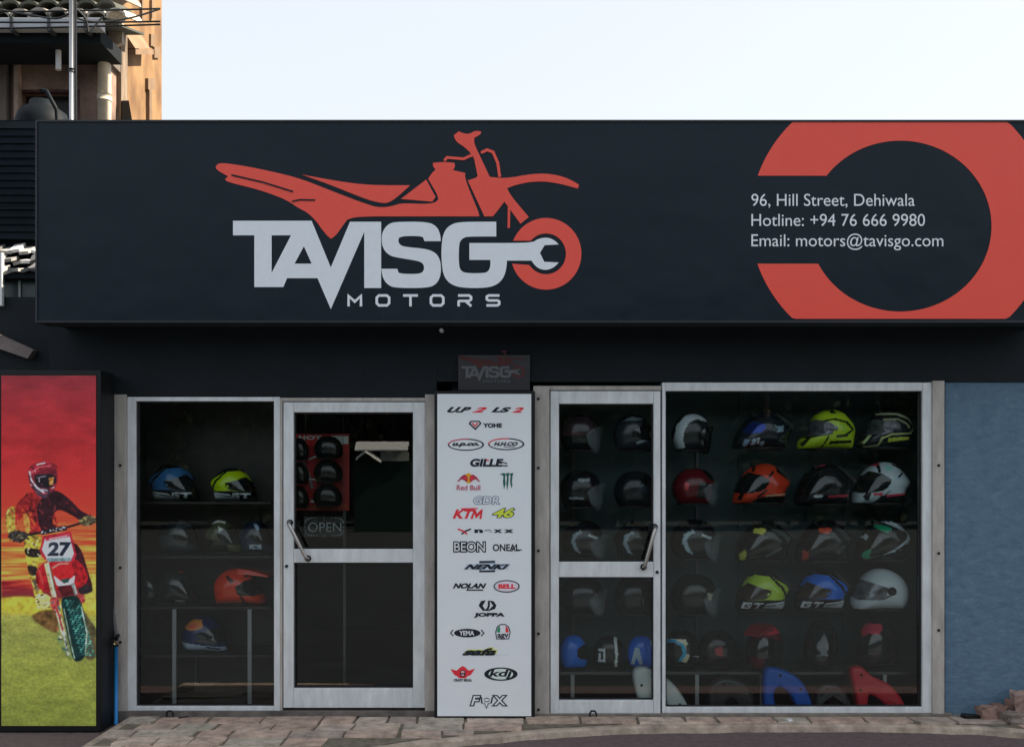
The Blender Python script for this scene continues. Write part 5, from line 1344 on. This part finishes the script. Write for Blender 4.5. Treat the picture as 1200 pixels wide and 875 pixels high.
# clay tiles: a front row with rounded noses and a row behind
CL = [mat('clay_tile_%d' % i, c_ + (1,), rough=0.85, vary=0.35, scale=9, bump=0.4) for i, c_ in enumerate([(0.36, 0.33, 0.28), (0.42, 0.39, 0.33), (0.28, 0.25, 0.22)])]
DCL = mat('mossy_dark_tile', (0.05, 0.055, 0.045, 1), rough=0.9, vary=0.4, scale=9)
sct = (D + EY) / 1200.0
def barrel(px, py, y, wpx, ln, m, parent, rise=0.30, nm='roof_tile'):
    s = (D + y) / 1200.0
    c_ = P(px, py, y)
    w = wpx * s
    vs, fs = [], []
    n = 8
    for k in range(2):
        for q in range(n + 1):
            a = PI * q / n
            yy, zz = ln * k, ln * k * rise
            vs.append((c_.x - w / 2 * math.cos(a), c_.y + yy, c_.z + zz + w * 0.42 * math.sin(a)))
        for q in range(n + 1):
            a = PI * q / n
            yy, zz = ln * k, ln * k * rise
            vs.append((c_.x - (w / 2 - 0.02) * math.cos(a), c_.y + yy, c_.z + zz + (w * 0.42 - 0.03) * math.sin(a)))
    m1 = n + 1
    for q in range(n):
        fs.append((q, q + 1, m1 * 2 + q + 1, m1 * 2 + q))
        fs.append((m1 + q + 1, m1 + q, m1 * 3 + q, m1 * 3 + q + 1))
        fs.append((q + 1, q, m1 + q, m1 + q + 1))
    mesh_obj(nm, vs, fs, m, parent, False)
for r in range(3):
    px = -90 + (r % 2) * 11
    while px < 146:
        barrel(px, 20.0 - r * 10.0 + rng.uniform(-1.0, 1.0), EY + 0.02 + r * 0.34, 25, 0.42, rng.choice(CL) if r != 1 else DCL, nb)
        px += 22.5
v_, f_ = boxv(P(-160, 0, EY).x, P(118, 0, EY).x, EY + 0.1, EY + 1.1, 0, 0.02)
z0 = P(0, 20, EY).z
mesh_obj('roof_deck', [(a, b, z0 + c_ + (b - EY) * 0.30 - 0.02) for a, b, c_ in v_], f_, DCL, nb)
# downpipe, hanging stub, bracket
dpx = P(119.5, 0, NY - 0.2)
tube('downpipe', [Vector((dpx.x, NY - 0.14, -0.06)), Vector((dpx.x, NY - 0.14, P(0, 58, NY - 0.14).z)), P(116, 40, NY - 0.4), P(112, 30, EY + 0.08)], 0.062, mat('stained_cream_pipe', (0.46, 0.42, 0.34, 1), rough=0.6, vary=0.35, scale=3), nb, n=14)
zc = P(0, 112, NY - 0.2).z
tube('pipe_collar', [Vector((dpx.x, NY - 0.14, zc - 0.03)), Vector((dpx.x, NY - 0.14, zc + 0.03))], 0.069, mat('stained_cream_pipe', (0, 0, 0, 1)), nb, n=14)
tube('pipe_stub', [P(68.5, 82, NY - 0.45), P(68.5, 40, NY - 0.45)], 0.026, mat('white_pvc', (0.66, 0.66, 0.64, 1), rough=0.5), nb, n=10)
mesh_obj('bracket', [P(100, 54, NY - 0.2), P(107.5, 54, NY - 0.2), P(106.5, 72, NY - 0.2), P(100, 54, NY - 0.18), P(107.5, 54, NY - 0.18), P(106.5, 72, NY - 0.18)], [(0, 2, 1), (3, 4, 5), (0, 1, 4, 3), (1, 2, 5, 4), (2, 0, 3, 5)], mat('white_pvc', (0, 0, 0, 1)), nb)
# pole
pl_ = empty('steel_pole', (P(84, 0, 1.1).x, 1.1, 3.10))
tag(pl_, 'thin pale steel pole standing behind the sign by the house', 'pole')
a = P(84, 0, 1.1)
box('base_plate', a.x - 0.08, a.x + 0.08, 1.02, 1.18, 3.101, 3.113, STEEL, pl_)
tube('shaft', [Vector((a.x, 1.1, 3.113)), Vector((a.x, 1.1, 6.4))], 0.019, mat('galvanised_pole', (0.50, 0.51, 0.53, 1), rough=0.45, metal=0.4), pl_, n=10)
tube('joint', [Vector((a.x, 1.1, P(0, 85, 1.1).z)), Vector((a.x, 1.1, P(0, 81, 1.1).z))], 0.026, BLACK, pl_, n=10)
tube('cable', [Vector((a.x + 0.035, 1.1, 3.2)), Vector((a.x + 0.033, 1.1, 4.4)), Vector((a.x + 0.030, 1.1, 6.3))], 0.009, BLACK, pl_, n=6)
# water tank on the shop roof
wt = empty('water_tank', (P(52, 0, 0.9).x, 0.9, 3.10))
tag(wt, 'black plastic water tank bulging up behind the sign left end', 'tank')
tz = P(0, 118, 0.9).z
cx_, rr = P(50, 0, 0.9).x, 31 * (D + 0.9) / 1200
prof = [(0.0, tz), (rr * 0.45, tz - 0.01), (rr * 0.50, tz - 0.05), (rr * 0.85, tz - 0.10), (rr, tz - 0.19)] + [(rr * (1.0 + 0.03 * (k % 2)), tz - 0.25 - 0.06 * k) for k in range(10)] + [(rr, 3.101), (0, 3.101)]
def lathe(name, cx, cy, prof, m, parent, n=28):
    vs, fs = [], []
    for (r_, z) in prof:
        for k in range(n):
            vs.append((cx + r_ * math.cos(2 * PI * k / n), cy + r_ * math.sin(2 * PI * k / n), z))
    for i in range(len(prof) - 1):
        for k in range(n):
            fs.append((i * n + k, (i + 1) * n + k, (i + 1) * n + (k + 1) % n, i * n + (k + 1) % n))
    return mesh_obj(name, vs, fs, m, parent, True)
TK = mat('black_tank_plastic', (0.004, 0.007, 0.010, 1), rough=0.6, spec=0.1)
lathe('tank_body', cx_, 0.9, prof, TK, wt)
tube('tank_hose', [Vector((cx_ + rr * 0.4, 0.7, tz + 0.005)), Vector((cx_ + rr * 0.7, 0.65, tz - 0.02)), Vector((cx_ + rr * 1.05, 0.66, tz - 0.16)), Vector((cx_ + rr * 1.1, 0.68, tz - 0.5))], 0.016, TK, wt, n=8)
# orange sunlit house
oh = empty('orange_house', (P(160, 0, 4.0).x, 4.0, -0.07))
tag(oh, 'tall sunlit orange plastered house wall with small window hoods', 'house')
OM, nt, bs = nodes_of('sun_bleached_orange_plaster')
bs.inputs['Roughness'].default_value = 0.9
tc = nt.nodes.new('ShaderNodeTexCoord'); mp = nt.nodes.new('ShaderNodeMapping'); mp.inputs['Scale'].default_value = (1.6, 1.6, 0.9)
n1 = nt.nodes.new('ShaderNodeTexNoise'); n1.inputs['Scale'].default_value = 2.2; n1.inputs['Detail'].default_value = 7
r1 = nt.nodes.new('ShaderNodeValToRGB')
r1.color_ramp.elements[0].position = 0.34; r1.color_ramp.elements[0].color = (0.115, 0.058, 0.022, 1)
r1.color_ramp.elements[1].position = 0.62; r1.color_ramp.elements[1].color = (0.24, 0.138, 0.058, 1)
nt.links.new(tc.outputs['Object'], mp.inputs[0]); nt.links.new(mp.outputs[0], n1.inputs['Vector']); nt.links.new(n1.outputs['Fac'], r1.inputs[0]); nt.links.new(r1.outputs[0], bs.inputs['Base Color'])
A0, A1 = 3.40, 4.60
ax = P(143, 0, A0).x
bx_ = P(189.5, 0, A1).x
wallv = [(ax, A0, -0.07), (bx_, A1, -0.07), (bx_ - 3, A1, -0.07), (ax - 3, A0, -0.07)]
wallv += [(a_, b_, 8.5) for a_, b_, _ in wallv]
mesh_obj('wall', wallv, [(0, 1, 5, 4), (1, 2, 6, 5), (2, 3, 7, 6), (3, 0, 4, 7), (4, 5, 6, 7)], OM, oh)
def on_wall(px, py):
    """Point of the angled wall seen in a given column and row."""
    t0, t1 = 0.0, 1.0
    for _ in range(40):
        t = (t0 + t1) / 2
        x, y = ax + (bx_ - ax) * t, A0 + (A1 - A0) * t
        if 600 + x * 1200 / (D + y) < px: t0 = t
        else: t1 = t
    return Vector((x, y, H + (HZ - py) * (D + y) / 1200.0)), t
def wall_block(name, px0, py0, px1, py1, out, m, top=None):
    a_, _ = on_wall(px0, py1); b_, _ = on_wall(px1, py1); c_, _ = on_wall(px1, py0); d_, _ = on_wall(px0, py0)
    nrm = Vector((A1 - A0, -(bx_ - ax), 0)).normalized()
    q = [a_, b_, c_, d_]
    o_ = [nrm * out, nrm * out, nrm * (out if top is None else top), nrm * (out if top is None else top)]
    vs = [p - nrm * 0.02 for p in q] + [p + o for p, o in zip(q, o_)]
    return mesh_obj(name, vs, [(0, 3, 2, 1), (4, 5, 6, 7), (0, 1, 5, 4), (1, 2, 6, 5), (2, 3, 7, 6), (3, 0, 4, 7)], m, oh)
HD = mat('hood_concrete', (0.17, 0.11, 0.065, 1), rough=0.9, vary=0.3, scale=4)
wall_block('window_hood', 145, 40, 163, 57, 0.12, HD, 0.02)
wall_block('hood_slab', 144, 58, 166, 64, 0.13, HD)
wall_block('vent_block', 174.5, 40, 179.5, 54, 0.025, HD); wall_block('vent_block', 178.5, 55, 185, 68, 0.025, HD)
wall_block('meter_box', 170, 92, 178, 105, 0.035, HD)
wall_block('conduit', 171, 105, 174, 142, 0.04, HD)
wall_block('conduit', 163.5, 0, 165.5, 24, 0.03, HD); wall_block('conduit', 175, 0, 177.5, 22, 0.03, HD)
# corner shaft between the two houses
cs = pbox('corner_shaft', 127.5, 30, 142, 180, NY + 0.22, NY + 0.39, mat('streaked_grey_render', (0.16, 0.12, 0.085, 1), rough=0.9, vary=0.5, scale=6, stretch=(4, 4, 0.5)), nb)
wedge = [P(124, 18, NY + 0.1), P(143, 14, NY + 0.1), P(143, 50, NY + 0.1), P(129, 56, NY + 0.1)]
mesh_obj('gable_flashing', wedge + [p + Vector((0, 0.06, 0)) for p in wedge], [(0, 3, 2, 1), (4, 5, 6, 7), (0, 1, 5, 4), (1, 2, 6, 5), (2, 3, 7, 6), (3, 0, 4, 7)], mat('pale_flashing', (0.34, 0.29, 0.25, 1), rough=0.8, vary=0.2), nb)
ol = mesh_obj('slab_edge', [P(143, 118, NY + 0.2), P(151, 118, NY + 0.2), P(155, 142, NY + 0.2), P(143, 142, NY + 0.2), P(143, 118, NY + 0.5), P(151, 118, NY + 0.5), P(155, 142, NY + 0.5), P(143, 142, NY + 0.5)], [(0, 3, 2, 1), (4, 5, 6, 7), (0, 1, 5, 4), (1, 2, 6, 5), (2, 3, 7, 6), (3, 0, 4, 7)], BLACK, nb)
# overhead wires
for k, (ya, yb, dip, lab) in enumerate(((13.5, 10.5, 3, 'uppermost thin black wire crossing above the old house'), (24, 25.5, 3, 'middle thin black wire crossing the old house gutter'), (35, 29, 2, 'lowest thin black wire crossing the old house gutter'))):
    pts = []
    for i in range(13):
        t = i / 12
        px = -140 + 328 * t
        pts.append(P(px, ya + (yb - ya) * t + dip * (1 - (2 * t - 1) ** 2) * 0.6, 1.55 + 0.5 * t))
    o = tube('overhead_wire', pts, 0.0085, BLACK, None, n=5)
    tag(o, lab, 'wire', 'overhead wires')
rn = empty('added_shade_shop', (7.5, 2.0, -0.07))  # unseen block added to keep the sun off the visible pavement
tag(rn, 'unseen plastered shop added beyond the right frame edge to shade the pavement', 'shop')
box('wall', 4.31, 12.0, -0.30, 5.0, -0.07, 4.4, GWL, rn)
box('parapet', 4.31, 12.05, -0.36, 5.05, 4.401, 4.62, CONC, rn)
for pts, lab in (([(-20, 8), (30, 17), (66, 22), (84, 14)], 'slack black cable sagging from the old house eaves to the pole'), ([(84, 6), (100, 22), (104, 38), (112, 30), (120, 20)], 'looped black cable between the pole and the eaves corner'), ([(86, 20), (110, 26), (150, 22), (187, 11)], 'thin black cable from the pole towards the orange wall')):
    q = [P(a_, b_, 1.12 + 0.25 * abs(a_ - 84) / 60) for a_, b_ in smooth_loop(pts + pts[-2:0:-1], 5)[:5 * (len(pts) - 1) + 1]]
    tag(tube('slack_cable', q, 0.008, BLACK, None, n=5), lab, 'cable', 'slack cables by the pole')
# dark stack left of the sign: slatted shutter, tile lean-to, beam
ls = empty('lean_to', (P(10, 0, 0.2).x, 0.2, -0.06))
tag(ls, 'dark neighbouring lean-to with corrugated sheet and broken roof tiles', 'lean-to')
DK = mat('dark_sheet_metal', (0.006, 0.011, 0.015, 1), rough=0.8, spec=0.1, vary=0.3, scale=5)
nS = 16
for i in range(nS):
    py0, py1 = 142 + i * 138 / nS, 142 + (i + 1) * 138 / nS
    a_, b_ = P(-90, py1, 0.3), P(47, py0, 0.3)
    v = [(a_.x, 0.30, a_.z + 0.001), (b_.x, 0.30, a_.z + 0.001), (b_.x, 0.312, b_.z), (a_.x, 0.312, b_.z), (a_.x, 0.36, a_.z + 0.004), (b_.x, 0.36, a_.z + 0.004)]
    mesh_obj('slat', v, [(0, 1, 2, 3), (4, 5, 1, 0), (3, 2, 5, 4), (1, 5, 2), (0, 3, 4)], DK, ls)
pbox('back_sheet', -90, 141, 60, 420, 0.37, 0.40, DK, ls)
BR = [mat('broken_tile_%d' % i, c_ + (1,), rough=0.85, vary=0.3, scale=12) for i, c_ in enumerate([(0.20, 0.20, 0.20), (0.60, 0.60, 0.60), (0.10, 0.10, 0.105), (0.34, 0.33, 0.32)])]
r5 = random.Random(11)
for r in range(3):
    for k in range(7):
        px = -26 + k * 11.0 + r5.uniform(-2, 2)
        py = 318 - r * 11 + r5.uniform(-2.5, 2.5)
        c_ = P(px, py, 0.02 + r * 0.10)
        w, d = r5.uniform(0.05, 0.08), 0.14
        tilt, roll = r5.uniform(0.2, 0.6), r5.uniform(-0.35, 0.35)
        M_ = Matrix.Translation(c_) @ Matrix.Rotation(roll, 4, 'Y') @ Matrix.Rotation(tilt, 4, 'X')
        v, f = boxv(-w / 2, w / 2, 0, d, -0.010, 0.012)
        mesh_obj('roof_tile', [M_ @ Vector(p) for p in v], f, r5.choice(BR), ls)
pbox('tile_batten', -90, 321, 42, 326, 0.04, 0.36, DK, ls)
pbox('green_panel', -90, 326, 42, 348, 0.14, 0.16, mat('murky_green_panel', (0.030, 0.060, 0.062, 1), rough=0.3), ls)
pbox('panel_joint', 21.5, 326, 24, 348, 0.125, 0.139, UPR, ls)
pbox('white_post', -6, 296, 2.2, 358, 0.0, 0.03, WHITE, ls)
pbox('dark_header', -90, 348, 98, 850, 0.05, 0.14, NAVY, ls)
bmv = [P(-14, 386, -0.02), P(-14, 404, -0.02), P(32, 420, -0.02), P(39, 410, -0.02)]
mesh_obj('timber_beam', bmv + [p + Vector((0, 0.07, 0)) for p in bmv], [(0, 1, 2, 3), (7, 6, 5, 4), (0, 4, 5, 1), (1, 5, 6, 2), (2, 6, 7, 3), (3, 7, 4, 0)], mat('grey_brown_timber', (0.19, 0.155, 0.15, 1), rough=0.85, vary=0.3, scale=5), ls)

# ------------------------------------------------------------------ rubble at the foot of the blue wall
RB = [mat('rubble_%d' % i, c_ + (1,), rough=0.95, vary=0.35, scale=14, bump=0.8, bscale=30) for i, c_ in enumerate([(0.30, 0.19, 0.155), (0.22, 0.13, 0.105), (0.34, 0.23, 0.19), (0.24, 0.20, 0.17), (0.27, 0.25, 0.22)])]
def chunk(name, label, px, py, y, sx, sy, sz, rot, m, seed, cat='rubble', zc=None):
    r_ = random.Random(seed)
    c_ = P(px, py, y)
    bm = bmesh.new()
    v, f = boxv(-sx / 2, sx / 2, -sy / 2, sy / 2, 0, sz)
    vs = [bm.verts.new(p) for p in v]
    for q in f: bm.faces.new([vs[i] for i in q])
    bmesh.ops.subdivide_edges(bm, edges=list(bm.edges), cuts=2, use_grid_fill=True)
    for vv in bm.verts:
        k = Vector((vv.co.x / sx * 2, vv.co.y / sy * 2, vv.co.z / sz * 2 - 1))
        sh = 1.0 - 0.07 * max(0, k.length - 1.0)
        vv.co = Vector((vv.co.x * sh, vv.co.y * sh, (vv.co.z - sz / 2) * sh + sz / 2)) + Vector((r_.uniform(-1, 1) * sx, r_.uniform(-1, 1) * sy, r_.uniform(-1, 1) * sz)) * 0.075
    me = bpy.data.meshes.new(name)
    bm.to_mesh(me); bm.free()
    o = link(name, me, None, [m], False)
    o.location = (c_.x, y, zc if zc is not None else -0.014)
    o.rotation_euler = (r_.uniform(-0.06, 0.06), r_.uniform(-0.08, 0.08), rot)
    tag(o, label, cat, 'broken masonry by the blue wall')
    return o
chunk('brick_fragment', 'broken pinkish brick lying in front of the blue wall, leftmost of the rubble', 1156, 830, -0.14, 0.11, 0.10, 0.085, 0.15, RB[0], 1, zc=0.0)
chunk('brick_fragment', 'broken brown brick lying second from the left in the rubble', 1170, 830, -0.13, 0.09, 0.10, 0.09, -0.2, RB[1], 2, zc=0.0)
chunk('brick_fragment', 'small dark brick chip wedged between rubble pieces', 1183, 840, -0.20, 0.09, 0.08, 0.07, 0.4, RB[3], 3, zc=-0.01)
chunk('brick_fragment', 'large pink masonry block at the right frame edge', 1200, 826, -0.12, 0.17, 0.13, 0.17, -0.1, RB[2], 4, zc=0.0)
chunk('brick_fragment', 'flat grey stone lying low at the right frame edge', 1193, 850, -0.26, 0.16, 0.10, 0.07, 0.1, RB[3], 5)
chunk('brick_fragment', 'brown masonry chip leaning on the large pink block', 1186, 818, -0.11, 0.08, 0.07, 0.12, 0.5, RB[1], 6, zc=0.0)
box('rubble_bed', P(1128, 0, -0.1).x, 4.2, -0.24, -0.011, -0.05, -0.004, CONC, None)
bpy.data.objects['rubble_bed']['kind'] = 'structure'
chunk('black_rag', 'small black crumpled rag on the ledge at the foot of the blue wall', 1139, 842, -0.14, 0.13, 0.06, 0.028, 0.05, BLACK, 8, 'rag', zc=-0.002)
chunk('paper_scrap', 'tiny white paper scrap lying on the ledge below the display window', 925, 848, -0.20, 0.035, 0.03, 0.014, 0.4, WHITE, 9, 'litter', zc=-0.006)
for i, (px, py, y, lab) in enumerate(((172, 842, -0.10, 'dead leaf on the step below the left window'), (215, 843, -0.12, 'dark twig on the step below the left window'), (419, 834, -0.09, 'dead leaf at the left door threshold, left of two'), (458, 834, -0.09, 'dead leaf at the left door threshold, right of two'), (756, 842, -0.10, 'dark leaf litter on the plinth below the right door'), (1040, 838, -0.09, 'dead leaf at the foot of the wide window'))):
    o = chunk('dead_leaf', lab, px, py, y, 0.07 if 'twig' in lab else 0.045, 0.025, 0.009, i * 0.7, mat('dead_leaf', (0.045, 0.030, 0.024, 1), rough=0.9), 20 + i, 'leaf', zc=-0.003 if y < -0.11 else -0.010)
    o['group'] = 'litter on the step'

# ------------------------------------------------------------------ the other side of the street (seen only mirrored in the glass; trees and shed added to darken it)
op = empty('gabled_kiosk', (-3.6, -25.0, -0.07))
tag(op, 'white-roofed kiosk across the street mirrored in the left door glass', 'kiosk')
OW = mat('white_fascia', (0.88, 0.90, 0.92, 1), rough=0.6)
OD = mat('deep_green_wall', (0.02, 0.06, 0.045, 1), rough=0.7)
def MX(px): return (px - 600) * (D + 25.0) / 1200
def MZ(py): return H + (HZ - py) * (D + 25.0) / 1200
box('wall', MX(414), MX(482), -25.3, -25.05, -0.07, MZ(540), OD, op)
fz0, fz1 = MZ(527), MZ(517)
mesh_obj('roof_sheet', [(MX(417), -24.70, fz0), (MX(479), -24.70, fz0), (MX(479), -25.04, fz1), (MX(417), -25.04, fz1), (MX(417), -24.70, fz0 - 0.04), (MX(479), -24.70, fz0 - 0.04), (MX(479), -25.04, fz1 - 0.06), (MX(417), -25.04, fz1 - 0.06)],
         [(0, 1, 2, 3), (7, 6, 5, 4), (0, 4, 5, 1), (1, 5, 6, 2), (2, 6, 7, 3), (3, 7, 4, 0)], OW, op)
box('signband', MX(446), MX(479), -25.04, -24.97, MZ(540), MZ(529), mat('cream_band', (0.70, 0.74, 0.62, 1), rough=0.7), op)
for (xa, ya, xb, yb) in ((419, 537, 430, 528), (430, 528, 448, 540)):
    q = [(MX(xa), MZ(ya + 2.2)), (MX(xb), MZ(yb + 2.2)), (MX(xb), MZ(yb - 2.2)), (MX(xa), MZ(ya - 2.2))]
    mesh_obj('gable_board', [(q[0][0], -24.60, q[0][1]), (q[1][0], -24.60, q[1][1]), (q[2][0], -24.80, q[2][1]), (q[3][0], -24.80, q[3][1])] + [(a_, -24.90, b_) for a_, b_ in q], [(0, 1, 2, 3), (7, 6, 5, 4), (0, 4, 5, 1), (1, 5, 6, 2), (2, 6, 7, 3), (3, 7, 4, 0)], OW, op)
shd = empty('dark_backdrop_shed', (0, -33, -0.07))  # unseen dark backdrop added so no bright sky mirrors through the trees
tag(shd, 'unseen dark green shed added behind the trees to darken the mirrored street', 'shed')
box('wall', -40, 40, -34, -33, -0.07, 5.6, mat('shed_paint', (0.022, 0.032, 0.028, 1), rough=0.9), shd)
mesh_obj('roof', [(-40.5, -32.6, 5.55), (40.5, -32.6, 5.55), (40.5, -38, 7.2), (-40.5, -38, 7.2), (-40.5, -32.6, 5.7), (40.5, -32.6, 5.7), (40.5, -38, 7.35), (-40.5, -38, 7.35)], [(0, 3, 2, 1), (4, 5, 6, 7), (0, 1, 5, 4), (1, 2, 6, 5), (2, 3, 7, 6), (3, 0, 4, 7)], mat('shed_roof', (0.06, 0.05, 0.045, 1), rough=0.9), shd)
LEAFM = mat('tree_leaves', (0.050, 0.075, 0.030, 1), rough=0.6, vary=0.4, scale=3)
BARK = mat('tree_bark', (0.10, 0.075, 0.055, 1), rough=0.95, vary=0.4, scale=9)
tr_rng = random.Random(5)
def tree(x, y, h, rx, lab, n=3400):  # unseen crowns added to block bright horizon sky in the glass
    t = empty('backdrop_tree', (x, y, -0.07))
    tag(t, lab, 'tree', 'unseen trees added to darken reflections')
    tube('trunk', [(x, y, -0.07), (x + 0.1, y, h * 0.25), (x - 0.05, y + 0.1, h * 0.55), (x, y, h * 0.85)], [0.22, 0.17, 0.12, 0.04], BARK, t, n=8)
    cl = [(tr_rng.uniform(-1, 1) * rx * 0.7, tr_rng.uniform(-1, 1) * rx * 0.4, tr_rng.uniform(0.06, 0.92) * h, tr_rng.uniform(0.6, 1.3)) for _ in range(34)]
    vs, fs = [], []
    for i in range(n):
        cx, cy, cz, cr = tr_rng.choice(cl)
        d = Vector((tr_rng.gauss(0, 1), tr_rng.gauss(0, 1), tr_rng.gauss(0, 1))).normalized() * cr * tr_rng.random() ** 0.4
        p = Vector((x + cx, y + cy, max(0.1, cz))) + d
        a_ = Vector((tr_rng.gauss(0, 1), tr_rng.gauss(0, 1), tr_rng.gauss(0, 1))).normalized() * 0.19
        b_ = a_.orthogonal().normalized() * 0.12
        k = len(vs)
        vs += [p - a_, p + b_, p + a_, p - b_]
        fs.append((k, k + 1, k + 2, k + 3))
    mesh_obj('crown', vs, fs, LEAFM, t)
for i, (x, y, h, rx, lab) in enumerate(((-15, -27, 7.0, 3.4, 'unseen tree added to darken reflections, first from the left'), (-9.5, -28, 6.5, 3.2, 'unseen tree added to darken reflections, second from the left'), (-3.5, -30, 7.5, 3.4, 'unseen tree added behind the kiosk to darken reflections'),
                                    (2.5, -27.5, 7.0, 3.3, 'unseen tree added right of the kiosk to darken reflections'), (8.5, -27, 6.8, 3.4, 'unseen tree added to darken reflections, second from the right'), (14.5, -28, 7.4, 3.5, 'unseen tree added to darken reflections, first from the right'))):
    tree(x, y, h, rx, lab)
